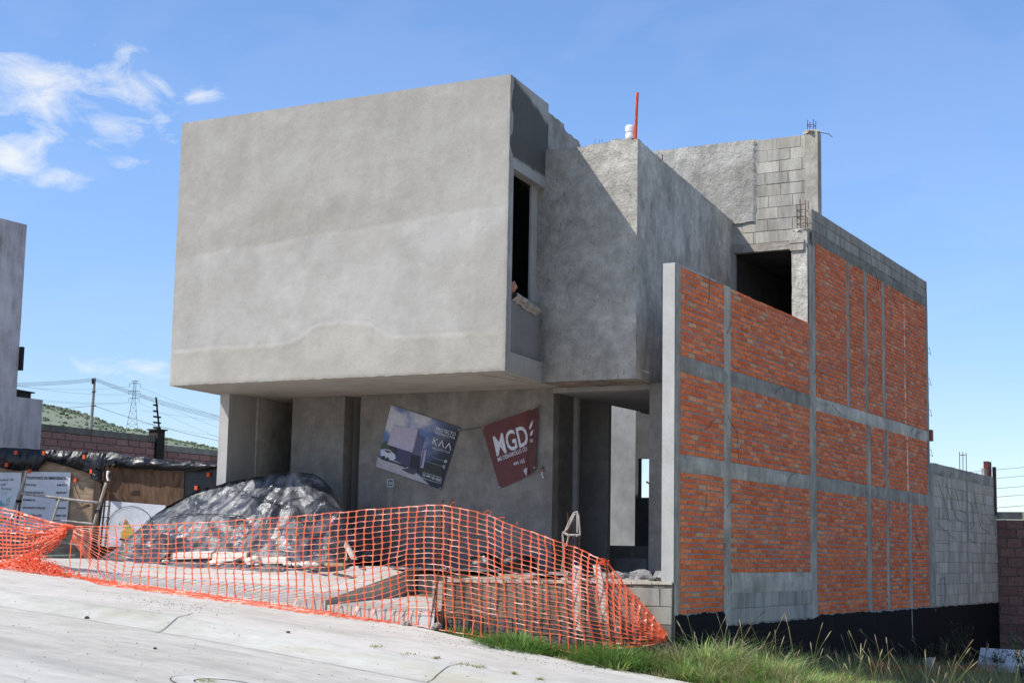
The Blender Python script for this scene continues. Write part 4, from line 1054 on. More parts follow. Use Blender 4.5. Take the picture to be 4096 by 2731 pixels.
# trestle of round poles in front of the hut
t = thing('pole_trestle', 'trestle of weathered round poles lashed together in front of the hut banners', 'trestle', fS(600, 1230, .8))
def pole(name, pts, r, l, mat=None):
    mb = MB(); P = [fS(x, y, l) for x, y in pts]
    Q = []
    for i in range(9):
        k = i/8*(len(P)-1); j = min(len(P)-2, int(k)); p = P[j].lerp(P[j+1], k-j); Q.append(p+V((.012*noise.noise((i*.9, pts[0][0], 0)), 0, .012*noise.noise((i*.9, 5, pts[0][1])))))
    mb.tube(Q, [r*(1+.18*noise.noise((i*.8, pts[0][0]*.01, 3))) for i in range(9)], 8); part(name, mb, mat or M['wood_grey'], t, smooth=True)
pole('pole', [(278, 345), (150, 760), (15, 1200)], .031, .75); pole('pole', [(622, 645), (430, 1230)], .022, 1.05); pole('pole', [(1112, 470), (1040, 700), (905, 1190)], .032, .75)
pole('rung', [(212, 580), (1040, 682)], .027, .80); pole('rung', [(560, 858), (985, 902)], .023, 1.0); pole('rung', [(180, 1032), (905, 1135)], .022, .9)
mb = MB()
for (x, y) in ((195, 655), (1010, 755)): 
    for k in range(4): c = fS(x, y+k*6, .75); mb.tube([c+V((.055*cos(a*.7), .055*sin(a*.7), 0)) for a in range(10)], .008, 4)
    mb.tube([fS(x, y+10, .82), fS(x+22, y+18, .86)], .008, 4); mb.tube([fS(x, y+10, .82), fS(x-18, y+45, .86)], .008, 4)
part('lashing', mb, M['steel_dark'], t)
t = thing('rebar_cage', 'slender rusty rebar cage standing upright in front of the plywood hut', 'rebar cage', fS(1100, 1150, .5))
for (x, l) in ((1118, .5), (1180, .5), (1128, .68), (1168, .68)):
    mb = MB(); mb.tube([fS(x, 285, l), fS(x-30, 700, l), fS(x-78, 1165, l)], .010, 5); part('bar', mb, M['rust'], t)
for y in (355, 472, 592, 712, 830, 940, 1040):
    k = -(y-285)*.088; mb = MB(); mb.tube([fS(1105+k, y, .48), fS(1192+k, y+3, .48), fS(1180+k, y+3, .72), fS(1115+k, y, .72), fS(1105+k, y, .48)], .008, 4); part('stirrup', mb, M['rust'], t)
mb = MB(); mb.grid(lambda u, v: fS(1118+40*sin(pi*v)*-.2+35*u-12*sin(pi*v)*u, 345+105*v, .78+.05*sin(pi*u)+.02*fbm((u*4, v*4, 1))), 8, 12); part('plastic_scrap', mb, M['white_plastic'], t, smooth=True, norm=False)

# ================================================================== COVERED HEAP
MY = 1.85
prof = [(onY(px, py, MY).x, onY(px, py, MY).z) for px, py in ((430, 2228), (459, 2201), (536, 2133), (612, 2071), (666, 2025), (739, 1982), (800, 1952), (880, 1938), (1000, 1910), (1100, 1890), (1165, 1884), (1215, 1888), (1255, 1895), (1285, 1918), (1312, 1948), (1350, 2012), (1385, 2060), (1415, 2140), (1440, 2235))]
mb = MB(); PK = V((prof[10][0]+.02, 0))if False else (prof[10][0], prof[10][1])
def heap(u, v):
    x = prof[0][0]+(prof[-1][0]-prof[0][0])*u; zr = interp(prof, x)
    z0 = zdrive(x, MY)
    h = max(.02, zr-z0)
    # cross section front(v=0) -> ridge(.55) -> back(1)
    if v < .6: s = v/.6; y = MY-.22-(.42*h/1.5+.10)*(1-s)*1.15; y = y+.30*s; k = s**.8
    else: s = (v-.6)/.4; y = MY+.9*s; k = cos(s*pi/2)**.8
    z = z0+h*k
    dx, dz = x-PK[0], z-PK[1]; th = atan2(dz, dx); r = hypot(dx, dz)
    w = .9*noise.noise((x*.6, z*.6, 1))
    tri = lambda q: abs((q % 1.0)*2-1)
    fold = .20*max(0, tri(th*1.55+w)-.45)*min(1, r*1.5)*(1 if v < .6 else .3)
    fold += .09*max(0, tri(x*.75+z*1.3+.5*noise.noise((x*.7, z, 4)))-.6)+.07*max(0, tri(x*1.6-z*1.1+.6*noise.noise((x, z*.8, 9)))-.6)+.05*max(0, tri(z*2.4+.35*x+.8*noise.noise((x*.9, z, 14)))-.65)
    n = .05*fbm((x*1.1, y*2, z*1.1), 3)
    e = min(1, k*4)*min(1, v*8+.1)
    jx, jy, jz = (.010*noise.noise((x*8, z*8, y*5+k_)) for k_ in (0, 20, 40))
    return V((x+jx*e, y-(fold+n)*e*.9+jy*e*1.5, z+(n*.45+jz)*e*(1 if v < .97 else 0)))
mb.grid(heap, 170, 66)
# skirt spread on the ground
mb.grid(lambda u, v: V(heap(u, 0))+V((.06*fbm((u*9, v*3, 1)), -.22*v*(1+.7*fbm((u*7, 0, 2))), .03*abs(fbm((u*22, v*4, 5)))+(.012-.0*v)-(V(heap(u, 0)).z-zdrive(heap(u, 0).x, heap(u, 0).y-.3*v))*v)), 120, 5)
heapo = solo('covered_heap', mb, M['tarp'], 'big heap covered with dusty black plastic sheet on the driveway', 'covered heap', smooth=False, norm=False)
mb = MB()
a = [heap(.31+.04*i, .36-.012*i) for i in range(9)]; mb.tube([p+V((0, -.04, .01)) for p in a], .008, 5)
a = [heap(.62+.03*i, .42-.02*i) for i in range(6)]; mb.tube([p+V((0, -.04, .01)) for p in a], .012, 5)
solo('rope', mb, M['steel_dark'], 'dark cord lying across the front of the plastic-covered heap', 'rope')
# cream foam boards, planks and scraps at the foot of the heap
def board(name, pxs, Y, dy, th, mat, label, cat, tilt=0., group=None, rz=0.):
    (x0, y0), (x1, y1) = pxs
    a, b = onY(x0, y0, Y), onY(x1, y1, Y); d = (b-a); mb = MB()
    up = V((0, -tilt*.3, 1)).normalized()
    back = V((rz, dy, tilt*dy))
    mb.slab([a, b, b+back, a+back], V((0, 0, th))); return solo(name, mb, mat, label, cat, group)
board('foam_board', ((690, 2236), (842, 2232)), 1.02, .35, .10, M['foam'], 'cream foam board with a broken edge, leftmost at the foot of the heap', 'foam board', .28)
board('foam_board', ((848, 2246), (985, 2240)), .98, .4, .13, M['foam'], 'thick cream foam board in the middle, under the tilted plank', 'foam board', .3)
board('foam_board', ((1036, 2254), (1142, 2252)), .95, .3, .09, M['foam'], 'small cream foam board, rightmost at the foot of the heap', 'foam board', .22)
mb = MB(); a, b = onY(930, 2248, .85), onY(1030, 2205, 1.15); mb.slab([a, b, b+V((.02, .14, .0)), a+V((.02, .14, 0))], V((0, 0, .03))); solo('plank', mb, M['wood_grey'], 'short plank tilted against the foam boards', 'plank')
mb = MB(); a, b = onY(640, 2246, .95), onY(700, 2195, 1.2); mb.slab([a, b, b+V((.05, .12, .02)), a+V((.05, .12, 0))], V((0, 0, .03))); solo('plank', mb, M['wood_dark'], 'dark plank leaning up from the sheet left of the foam boards', 'plank')
mb = MB(); a, b = onY(1328, 2238, 1.5), onY(1345, 2120, 1.9); mb.slab([a, b, b+V((.22, .02, -.03)), a+V((.30, .0, 0))], V((.0, .04, 0)));  solo('board', mb, M['wood_grey'], 'grey board leaning at the right end of the covered heap', 'board')
mb = MB(); a, b = onY(1350, 2140, 1.75), onY(1405, 2236, 1.45); mb.slab([a, b, b+V((.1, 0, 0)), a+V((.1, 0, 0))], V((0, .05, .0))); solo('plank', mb, M['wood_grey'], 'narrow plank sloping down to the right of the covered heap', 'plank')
mb = MB(); c = onY(1468, 2240, 2.4); mb.grid(lambda u, v: (c.x-.16+.32*u, c.y+.1*v, c.z+(.10+.02*fbm((u*4, v*3, 1)))*sin(pi*min(1, .1+v*.9))+.03*u), 12, 6); mb.grid(lambda u, v: (c.x-.16+.32*u, c.y-.01+.0*v, c.z-.02+.06*v), 6, 3); solo('yellow_packet', mb, simple('yellow_packet', (.55, .44, .12), .7, .2, 9, .01, 20), 'crumpled yellow packet lying on the plastic by the wall', 'packet', norm=False)
mb = MB(); a, b = onY(1298, 2256, 1.0), onY(1372, 2256, 1.0); mb.box(a.x, b.x, 1.0, 1.1, a.z-.02, a.z+.03); solo('timber_offcut', mb, wood('tan_wood', (.30, .20, .11), (.40, .28, .16), (.46, .34, .2)), 'small tan timber offcut on the driveway right of the heap', 'timber')
for i, (px, py, r) in enumerate(((660, 2246, .05), (850, 2252, .06), (1000, 2252, .07), (1016, 2240, .09), (1150, 2256, .06), (1185, 2258, .05), (1225, 2258, .07), (1262, 2258, .05), (1028, 2258, .04), (880, 2256, .05))):
    mb = MB(); c = onY(px, py, .92); mb.rock((c.x, c.y, c.z+r*.2), r, None, 60+i, 2, (1.5, 1, .7)); solo('foam_fragment', mb, M['foam'], 'pale broken fragment lying along the front foot of the heap', 'fragment', 'pale fragments along the foot of the heap')
# crumpled plastic on the floor along the wall and on the platform
def crumple(name, x0, x1, y0, y1, zf, amp, mat, label, seed, nx=60, ny=16):
    mb = MB()
    def fn(u, v):
        x = x0+(x1-x0)*u; y = y0+(y1-y0)*v+.12*fbm((u*6, v, seed))*(1-v)
        return (x, y, zf(x, y)+.012+amp*abs(fbm((x*3.2, y*3.2, seed), 5))*1.6*sin(pi*min(1, max(0, v)))**.5)
    mb.grid(fn, nx, ny); solo(name, mb, mat, label, 'plastic sheet', smooth=True, norm=False)
crumple('plastic_sheet', -7.4, -3.95, 1.9, 3.05, lambda x, y: .03, .10, M['sheet'], 'crumpled grey plastic sheet on the sunlit floor at the foot of the wall', 3)
crumple('plastic_sheet', -3.6, -1.9, 1.3, 2.9, lambda x, y: -.01, .16, M['tarp_black'], 'black plastic sheet bunched on the entrance platform', 6)
crumple('plastic_sheet', -2.2, -.9, 2.2, 4.2, lambda x, y: .0, .22, M['tarp'], 'dusty plastic sheet heaped just inside the entrance', 9)
for i, (px, py, r, lab) in enumerate(((1945, 2262, .17, 'left of the two black bags beside the wall on the platform'), (2062, 2262, .16, 'right of the two black bags beside the wall on the platform'))):
    mb = MB(); c = onY(px, py, 2.6); mb.rock((c.x, 2.6, .13), r*1.4, None, 20+i, 3, (1.3, 1, .9)); solo('plastic_bag', mb, M['tarp_black'], lab, 'bag', smooth=True)
for i, (x, y, r) in enumerate(((-1.35, 1.0, .12), (-1.1, 1.3, .16), (-.85, .9, .13), (-.62, 1.2, .15), (-.45, .8, .09), (-1.6, 1.2, .10), (-.9, 1.6, .14), (-.5, 1.5, .11), (-1.25, .6, .08), (-2.3, .9, .09), (-2.9, .7, .07), (-.35, 1.1, .09))):
    mb = MB(); mb.rock((x, y, -.03+r*.45), r, None, i+1, 2); solo('rubble_stone', mb, M['stone_grey'], 'lump of grey rubble on the entrance platform', 'stone', 'rubble on the entrance platform')
mb = MB(); mb.box(-1.9, -.5, .25, .33, -.02, .01); solo('batten', mb, M['wood_grey'], 'thin pale batten lying along the front edge of the platform', 'batten')
mb = MB(); mb.box(-3.1, -2.5, .5, .75, -.02, .03); solo('board', mb, M['ply'], 'short tan board lying on the left half of the platform', 'board')
mb = MB(); mb.box(-2.45, -2.0, .9, 1.2, .0, .08); mb.grid(lambda u, v: (-2.9+1.2*u, .6+.5*v, .03+.10*abs(fbm((u*5, v*4, 12)))), 20, 8); solo('rubble_slab', mb, M['stone_grey'], 'flat broken concrete lump in the middle of the platform', 'rubble', norm=False)
for i, (px, py, r, lab) in enumerate(((1683, 2497, .13, 'pale round stone by the broken end of the concrete pad'), (1737, 2492, .20, 'large crumbled concrete lump under the net beside the pad'), (1745, 2517, .09, 'small brown stone nearest the grass by the pad'), (1622, 2500, .06, 'small broken piece at the foot of the pad edge'), (2232, 2560, .20, 'stone holding the lower edge of the orange net in the grass'))):
    mb = MB(); c = hitroad(px, py); mb.rock((c.x, c.y, c.z+r*.4), r, None, 31+i, 3); solo('stone', mb, M['stone'], lab, 'stone')
board('green_board', ((0, 2228), (300, 2222)), 1.6, .12, .03, simple('green_paint', (.13, .17, .14), .7, .3, 9), 'long faded green board lying left of the heap', 'board')
board('green_board', ((255, 2243), (395, 2250)), 1.2, .10, .03, simple('green_paint2', (.16, .19, .17), .7, .3, 9), 'short faded green board nearest the orange net', 'board')
# boards leaning on the platform wall
def fZ(x, y, Y): return onY(2000+x/2.94, 2150+y/2.94, Y)
mb = MB(); mb.slab([fZ(862, 325, -.10), fZ(965, 322, -.10), fZ(960, 1085, -.32), fZ(880, 1085, -.32)], V((0, -.03, 0))); solo('plank', mb, M['wood_grey'], 'upright plank standing against the platform wall behind the net', 'plank')
mb = MB(); mb.slab([fZ(1100, 318, -.10), fZ(1178, 305, -.10), fZ(1300, 905, -.30), fZ(1215, 905, -.30)], V((0, -.03, 0))); solo('plank', mb, M['wood_grey'], 'slanting plank leaning on the platform wall by the net stake', 'plank')

# ================================================================== ORANGE NET
net = thing('safety_net', 'orange plastic safety netting strung along the front of the building site', 'netting', (-4, -.4, -.75))
NA, NB_, NC = .0135, .0075, .030
def netpart(name, S, nc, nr, seed=0, wn=.019, wh=.0065, wv=.010, miss=0.):
    mb = MB(); P = [[V(S(i/nc, j/nr)) for i in range(nc+1)] for j in range(nr+1)]
    rr = random.Random(seed)
    def seg(a, b, wa, wm, side):
        d = (b-a); L = d.length
        if L < 1e-5: return
        d = d/L; vw = ((a+b)/2-CAM*0-V((0, -1, .35)))
        n = d.cross(V((.15*rr.uniform(-1, 1), -1, .35+.3*rr.uniform(-1, 1)))).normalized()
        m = (a+b)/2+V((rr.uniform(-1, 1), rr.uniform(-1, 1), rr.uniform(-1, 1)))*L*.045
        q1, q2 = a+(m-a)*.45, b+(m-b)*.45
        pts = [(a, wa), (q1, wm*1.1), (m, wm), (q2, wm*1.1), (b, wa)]
        vs = []
        for p, w in pts: vs += [p+n*w, p-n*w]
        mb.add(vs, [[2*k, 2*k+1, 2*k+3, 2*k+2] for k in range(4)])
    for j in range(nr+1):
        for i in range(nc+1):
            if i < nc and rr.random() >= miss: seg(P[j][i], P[j][i+1], wn*.62, wh*(1.6 if j in (0, nr) else 1), 0)
            if j < nr and rr.random() >= miss*.5: seg(P[j][i], P[j+1][i], wn, wv, 1)
    return part(name, mb, M['net'], net, norm=False)
NY = -.36
TOP = [(255, 2100), (300, 2104), (400, 2105), (600, 2098), (900, 2083), (1200, 2062), (1500, 2036), (1700, 2021), (1762, 2017), (1850, 2034), (1930, 2052), (2010, 2084), (2070, 2110), (2200, 2150), (2320, 2198), (2428, 2244)]
BOT = [(255, 2128), (300, 2170), (345, 2240), (400, 2284), (500, 2304), (765, 2336), (1000, 2362), (1250, 2398), (1500, 2434), (1700, 2470), (1762, 2482), (1900, 2507), (2100, 2541), (2231, 2557), (2360, 2580), (2446, 2596)]
LAY = [(255, 0), (380, .3), (500, .75), (900, .7), (1300, .6), (1500, .35), (1640, .02), (1700, 0), (3000, 0)]
def smain(u, v):
    px = 290+(2428-290)*u
    pxb = px+ (18*u if px > 1700 else 0)
    t = onY(px, interp(TOP, px)+2.5*noise.noise((px/40, 0, 0)), NY); b = onY(pxb, interp(BOT, px), NY+.06); Ly = interp(LAY, px)
    Hh = (t-b).length; tot = Hh+Ly; s = v*tot
    tw = .06*fbm((u*13, v*2.6, 3))+.03*sin(u*75+v*3)*sstep(.62, .75, u)
    if s < Hh:
        k = s/Hh; p = t.lerp(b, k); bow = -.06*sin(pi*k)
        sl_ = .06*noise.noise((u*16, 2, 2))*sin(pi*k)+(.10*sin(pi*k*1.1)*sstep(.3, .1, u))
        return p+V((sl_*.8+.045*fbm((u*22, v*5, 8)), bow+tw, (.035*fbm((u*12, v*4, 4), 4)+.02*noise.noise((u*30, v*5, 6)))*sin(pi*k)))
    r = s-Hh; x = b.x+.10*r; y = b.y-r*.92
    return V((x+.03*fbm((u*30, v*4, 1)), y, max(zroad(x, y), b.z-.3 if y > -.3 else -9)+.015+.035*abs(fbm((u*26, v*9, 6)))))
netpart('net_panel', smain, 62, 21, 1, .019, .0040, .0105, .006)
# right end, pulled down to the ground
RT = [(2428, 2246), (2500, 2340), (2590, 2440), (2664, 2530)]; RB = [(2446, 2590), (2520, 2585), (2600, 2575), (2664, 2560)]
def sright(u, v):
    px = 2428+236*u; t = onY(px, interp(RT, px), NY+.25*u); b = onY(px+14*(1-u), interp(RB, px), NY+.25*u)
    return t.lerp(b, v)+V((.03*fbm((u*8, v*8, 1)), -.06*sin(pi*v)+.05*fbm((u*6, v*6, 5)), .03*fbm((u*7, v*7, 9))))
netpart('net_end', sright, 9, 14, 2, .026, .008, .013)
# left end, gathered to a knot, and the slack heaped on the ground
LT = [(-60, 2012), (-20, 2026), (60, 2044), (115, 2060), (200, 2086), (272, 2101), (292, 2104)]; LB = [(-60, 2262), (-20, 2255), (60, 2250), (115, 2238), (200, 2180), (245, 2140), (272, 2112), (292, 2110)]
def sleft(u, v):
    px = -60+350*u; t = onY(px, interp(LT, px), NY); b = onY(px, interp(LB, px), NY)
    return t.lerp(b, v)+V((.04*fbm((u*7, v*6, 1)), .12*fbm((u*5, v*5, 4)), .04*fbm((u*9, v*7, 2))*(.3+.7*sin(pi*v))))
netpart('net_end', sleft, 20, 14, 3, .024, .009, .011)
netpart('net_end', lambda u, v: V(sleft(u*.85, .35+.65*v))+V((.03, .14, .0)), 16, 9, 6, .022, .009, .011, .1)
def sflank(u, v):
    t = onY(292+70*u*v, 2106+20*u, NY); b = onY(345+20*u, 2250+35*u, NY)
    a = onY(285+95*u, 2104+4*u, NY); c = onY(330+60*u+30*v, 2140+150*v*u+60*v, NY)
    return a.lerp(c, v)+V((.03*fbm((u*6, v*6, 8)), -.05*sin(pi*v), 0))
mb = MB(); rr = random.Random(5)
HC = hitroad(212, 2282); HC = V((HC.x, NY-.08, zs(HC.x)))
for i in range(1100):
    a = rr.uniform(0, 2*pi); r = sqrt(rr.random()); sx, hgt = (1.15, .30)
    x = HC.x+r*cos(a)*sx*.78+(.25 if rr.random() < .3 else 0)*rr.random()*3-.1; y = HC.y+r*sin(a)*.34
    env = max(0, 1-((x-HC.x)/.85)**2)*max(.15, 1-r*r)
    z = zroad(x, min(y, -.31))+.01+hgt*env*rr.uniform(.3, 1.0)
    p = V((x, y, z)); d = V((rr.uniform(-1, 1), rr.uniform(-.6, .6), rr.uniform(-.5, .5))).normalized(); pts = []
    for k in range(4): pts.append(p); p = p+d*.035; d = (d+V((rr.uniform(-.5, .5), rr.uniform(-.5, .5), rr.uniform(-.5, .5)))).normalized(); p.z = max(p.z, zroad(p.x, min(p.y, -.31))+.006)
    n = d.cross(V((rr.uniform(-.4, .4), -1, rr.uniform(0, .8)))).normalized(); vs = []
    for k, q in enumerate(pts): w = .012 if k in (0, 3) else .006; vs += [q+n*w, q-n*w]
    mb.add(vs, [[2*k, 2*k+1, 2*k+3, 2*k+2] for k in range(3)])
for i in range(160):
    x = HC.x+rr.uniform(-2.6, 1.9); y = -.36-.30*rr.random(); p = V((x, y, zroad(x, y)+.012+.05*rr.random()*(1 if x < HC.x else .4)))
    d = V((1, rr.uniform(-.35, .35), rr.uniform(-.15, .15))).normalized(); vs = []
    for k in range(4): vs += [p+V((0, .006, .003)), p-V((0, .006, -.003))]; p = p+d*.05
    mb.add(vs, [[2*k, 2*k+1, 2*k+3, 2*k+2] for k in range(3)])
part('fallen_net', mb, M['net'], net, norm=False)
mb = MB(); a = onY(255, 2098, NY); b = onY(300, 2106, NY); mb.tube([a, a.lerp(b, .5)+V((0, -.03, 0)), b], [.02, .035, .02], 7)
part('knot', mb, M['net'], net); mb = MB()
for k in range(10): mb.tube([onY(2428+rr.uniform(-40, 10), 2246+rr.uniform(-14, 20), NY-.03+.02*rr.random()) for _ in range(4)], .007, 4)
part('knot', mb, M['net'], net)
for (px, py, l, a_) in ((1935, 2052, 25, -.5), (1990, 2075, 30, -.2), (1960, 2060, 18, -1.2), (2060, 2105, 22, -1.0), (1800, 2020, 24, -.6)):
    mb = MB(); mb.tube([onY(px, py, NY), onY(px+l*.5*cos(a_), py+l*.5*sin(a_)-4, NY-.02), onY(px+l*cos(a_), py+l*sin(a_), NY)], .006, 4); part('torn_strand', mb, M['net'], net)
# stakes holding the net
def stake(label, rods, r=.009):
    mb = MB()
    for R_ in rods: mb.tube([onY(px, py, Y) for px, py, Y in R_], r, 5)
    return solo('steel_stake', mb, M['rust'], label, 'stake')
stake('pair of thin steel rods holding the net at its highest point', [[(1774, 1990, -.33), (1760, 2200, -.34), (1740, 2470, -.36)], [(1768, 2000, -.32), (1752, 2300, -.34), (1725, 2465, -.36)]])
stake('second pair of thin steel rods just right of the highest point of the net', [[(1812, 1992, -.30), (1800, 2200, -.32), (1770, 2478, -.34)], [(1803, 2000, -.30), (1790, 2250, -.32), (1762, 2480, -.34)]])
stake('black steel rod at the low right end of the net', [[(2424, 2232, -.38), (2432, 2380, -.38), (2446, 2562, -.38)]], .012)
t = thing('starter_bars', 'rusty starter bars with bent pale rods rising above the platform wall', 'rebar', (-1.5, .05, -.05))
def fE(x, y, Y=.06): return onY(1400+x*.42517, 1500+y*.42517, Y)
for (x, y, x2, y2) in ((2047, 1288, 2060, 1960), (2102, 1300, 2095, 1960), (2160, 1292, 2150, 1960), (2070, 1330, 2080, 1960)):
    mb = MB(); mb.tube([fE(x, y), fE((x+x2)/2+4, (y+y2)/2), fE(x2, y2)], .010, 5); part('bar', mb, M['rust'], t)
for P in ([(2035, 1610), (2060, 1500), (2020, 1475), (2060, 1380), (2105, 1295), (2135, 1282), (2152, 1330), (2165, 1490), (2130, 1515)], [(2010, 1560), (2000, 1490), (2050, 1440), (2112, 1310), (2140, 1300), (2140, 1480)], [(2000, 1500), (2010, 1700), (1990, 1850), (2030, 1900)], [(2055, 1500), (2160, 1500)], [(2000, 1475), (2050, 1505), (2170, 1500)]):
    mb = MB(); mb.tube([fE(x, y, .0) for x, y in P], .013, 6); part('bent_rod', mb, M['wood_grey'], t)
mb = MB(); mb.tube([fE(2045, 1360), fE(2165, 1365)], .007, 4); part('tie', mb, M['rust'], t)

# ================================================================== RIGHT SIDE
wall = thing('block_wall', 'plain grey block garden wall behind the brick part of the house', 'wall', (-.08, 18, -2.5))
mb = MB(); mp_r = lambda u, z, o: (o, u, z)
masonry(mb, mp_r, 14.86, 17.98, -.66, 2.27, .46, .2445, .016, lambda: tuple(x*k for x, k in zip(blockcol(), (1.42, 1.34, 1.27))), .003, .010); masonry(mb, mp_r, 18.22, 21.45, -.66, 2.27, .46, .2445, .016, lambda: tuple(x*k for x, k in zip(blockcol(), (1.42, 1.34, 1.27))), .003, .010)
mb.box(-.15, -.001, 14.56, 21.45, -3.5, 2.5, (.40, .37, .345)); part('block_panel', mb, M['block'], wall)
rstrip('concrete_beam', [(14.85, 2.40), (21.45, 2.40)], .13, parent=wall, tint=.8, proud=.012); rstrip('concrete_post', [(14.72, -.75), (14.72, 2.52)], .15, parent=wall, tint=.85); rstrip('concrete_post', [(18.1, -.66), (18.1, 2.27)], .10, parent=wall, tint=.85, proud=.010)
mb = MB()
for (x, y) in ((-.03, 17.9), (-.12, 17.95), (-.03, 18.25), (-.12, 18.3)): mb.tube([(x, y, 2.45), (x, y+.02, 2.98)], .009, 4)
mb.tube([(-.03, 17.9, 2.90), (-.03, 18.25, 2.92), (-.12, 18.3, 2.92), (-.12, 17.95, 2.90), (-.03, 17.9, 2.90)], .007, 4)
part('rebar', mb, M['rust'], wall)
mb = MB()
for (d, z, pts) in ((15.2, 2.15, [(.6, -.5), (1.0, -.9)]), (16.0, 2.1, [(.5, -.5), (.9, -.75), (1.7, -.85)]), (16.9, 2.0, [(.4, -.45), (1.0, -.5)]), (18.8, 2.0, [(.4, -.5), (.7, -.8), (1.5, -.9)]), (19.8, 2.0, [(.3, -.45), (1.2, -.65)]), (18.2, 1.8, [(.4, -.1), (.5, -.6), (.1, -.7)]), (15.0, 1.2, [(1.2, -.25), (1.9, -.35)]), (15.0, .75, [(1.2, 0)]), (18.1, .9, [(.7, -.1), (1.2, -.25)]), (15.1, -.1, [(.5, .1), (.6, -.3), (.1, -.8)])):
    mb = MB(); mb.tube([(.015, d, z)]+[(.025, d+a, z+b) for a, b in pts], .0035, 4); part('tie_wire', mb, M['steel_dark'], wall)
mb = MB(); p = onX(3970, 1848, 0.); mb.box(-.15, -.03, 20.75, 21.15, 2.5, 2.92); solo('steel_post', mb, M['dark_red'], 'dark red post standing on the far end of the block wall', 'post')
mb = MB(); mb.box(-.02, .05, 21.18, 21.34, 1.55, 2.80); solo('timber_post', mb, M['wood_dark'], 'dark timber upright fixed to the far end of the block wall', 'post')
mb = MB(); mb.box(-.12, -.05, 20.35, 20.62, 2.52, 2.72); solo('wood_block', mb, M['wood_grey'], 'short grey timber next to the dark red post on the block wall', 'timber')
t = thing('boundary_wall', 'brown split-block wall crossing at the right edge of the photo, partly sunlit', 'wall', (6, 21.5, -3))
mb = MB(); masonry(mb, lambda u, z, o: (u, 21.5-o, z), -.14, 12, -3.2, 1.45, .40, .25, .02, lambda: tuple(x*.68 for x in split_col()), .004, .022); mb.box(-.14, 12, 21.501, 21.7, -3.4, 1.44, (.2, .17, .15)); part('block_panel', mb, M['split'], t)
mb = MB(); mb.box(-.14, 12, 21.47, 21.72, 1.455, 1.645, (1, .99, .95)); part('coping', mb, M['concrete'], t)
for i, (y0, y1) in enumerate(((1877, 1867), (1912, 1902), (1953, 1943), (1987, 1976), (2030, 2022))):
    mb = MB(); a, b = onY(3880 if i == 0 else 3988, y0+(10 if i == 0 else 0), 21.6), onY(4400, y1-26, 21.6); mb.tube([a, b], .006, 4)
    solo('fence_wire', mb, M['wire'], 'thin electric-fence wire above the brown wall at the right', 'wire', 'electric-fence wires above the right wall')
mb = MB(); mb.rock((.9, 14.6, 3.15), .12, None, 3, 1, (.3, 1, 1)) if False else mb.box(-.05, .06, 14.5, 14.66, 3.0, 3.25); solo('broken_pipe', mb, simple('clay_pipe', (.35, .10, .07), .8, .3, 12), 'reddish broken pipe end at the far corner of the brick wall', 'pipe')
# pale foam slab, stake and second net in the empty lot
mb = MB(); a, b = onY(3922, 2588, 17.2), onY(4200, 2606, 17.2); mb.slab([a, b, b+V((.1, -.75, -.32)), a+V((.1, -.75, -.32))], V((0, .0, -.16))); solo('foam_slab', mb, simple('white_foam', (.74, .71, .66), .9, .1, 6, .01, 20), 'large pale slab lying against the wall at the right edge', 'slab')
mb = MB(); a, b = onX(3699, 2632, 1.0), onX(3728, 2634, 1.0); mb.box(.96, 1.04, a.y, b.y, a.z-.9, a.z); solo('wooden_stake', mb, M['wood_grey'], 'short wooden stake behind the far orange net', 'stake')
far = thing('safety_net', 'low orange net strung across the shaded empty lot at the right', 'netting', (1.2, 12, -2.4))
FT = [(3470, 2625), (3490, 2640), (3560, 2655), (3700, 2668), (3800, 2660), (3920, 2656), (4000, 2660)]
keep = net; net = far
netpart('net_panel', lambda u, v: (lambda p: p+V((0, 0, -.62*v))+V((.05*fbm((u*8, v*3, 1)), 0, .03*fbm((u*9, v*5, 2)))))(onX(3475+500*u, interp(FT, 3475+500*u), 1.2)), 60, 9, 9, .012, .006, .006)
net = keep
print('props ok')

# ================================================================== VEGETATION
def blade(mb, p, h, dirx, diry, bend, w, col, n=3):
    vs = []; L = hypot(dirx, diry) or 1; sx, sy = -diry/L, dirx/L
    for k in range(n+1):
        t = k/n; q = (p[0]+dirx*bend*t*t*h, p[1]+diry*bend*t*t*h, p[2]+h*(t-.35*bend*t*t))
        ww = w*(1-t**1.6)+.0006
        vs += [(q[0]+sx*ww, q[1]+sy*ww, q[2]), (q[0]-sx*ww, q[1]-sy*ww, q[2])]
    mb.add(vs, [[2*k, 2*k+1, 2*k+3, 2*k+2] for k in range(n)], col)
G = random.Random(21)
def gcol(dry, dark=1.):
    if G.random() < dry: c = (.46, .40, .22); k = G.uniform(.7, 1.2)
    else: c = G.choice([(.25, .33, .09), (.33, .40, .14), (.19, .27, .07), (.40, .45, .19)]); k = G.uniform(.75, 1.2)
    return tuple(x*k*dark for x in c)
def gz_(x, y):
    return max(ground_h(x, y), zroad(x, min(y, -.3))-.12 if y < -.2 else -99)+.02
mb = MB()
def seedling(x, y, h, dry):
    a = G.uniform(0, 2*pi); blade(mb, (x, y, gz_(x, y)), h, cos(a), sin(a), G.uniform(.2, 1.0), G.uniform(.005, .010), gcol(dry))
CLP = []
for i in range(1350):
    x = G.uniform(-3.6, 6.5); y = edgeY(x)+abs(G.gauss(0, 1))*(.55 if x < -.5 else 2.6)+.05
    if (x < .15 and y > -.15) or y > 13: continue
    if x < -.5 and G.random() < .6: continue
    CLP.append((x, y))
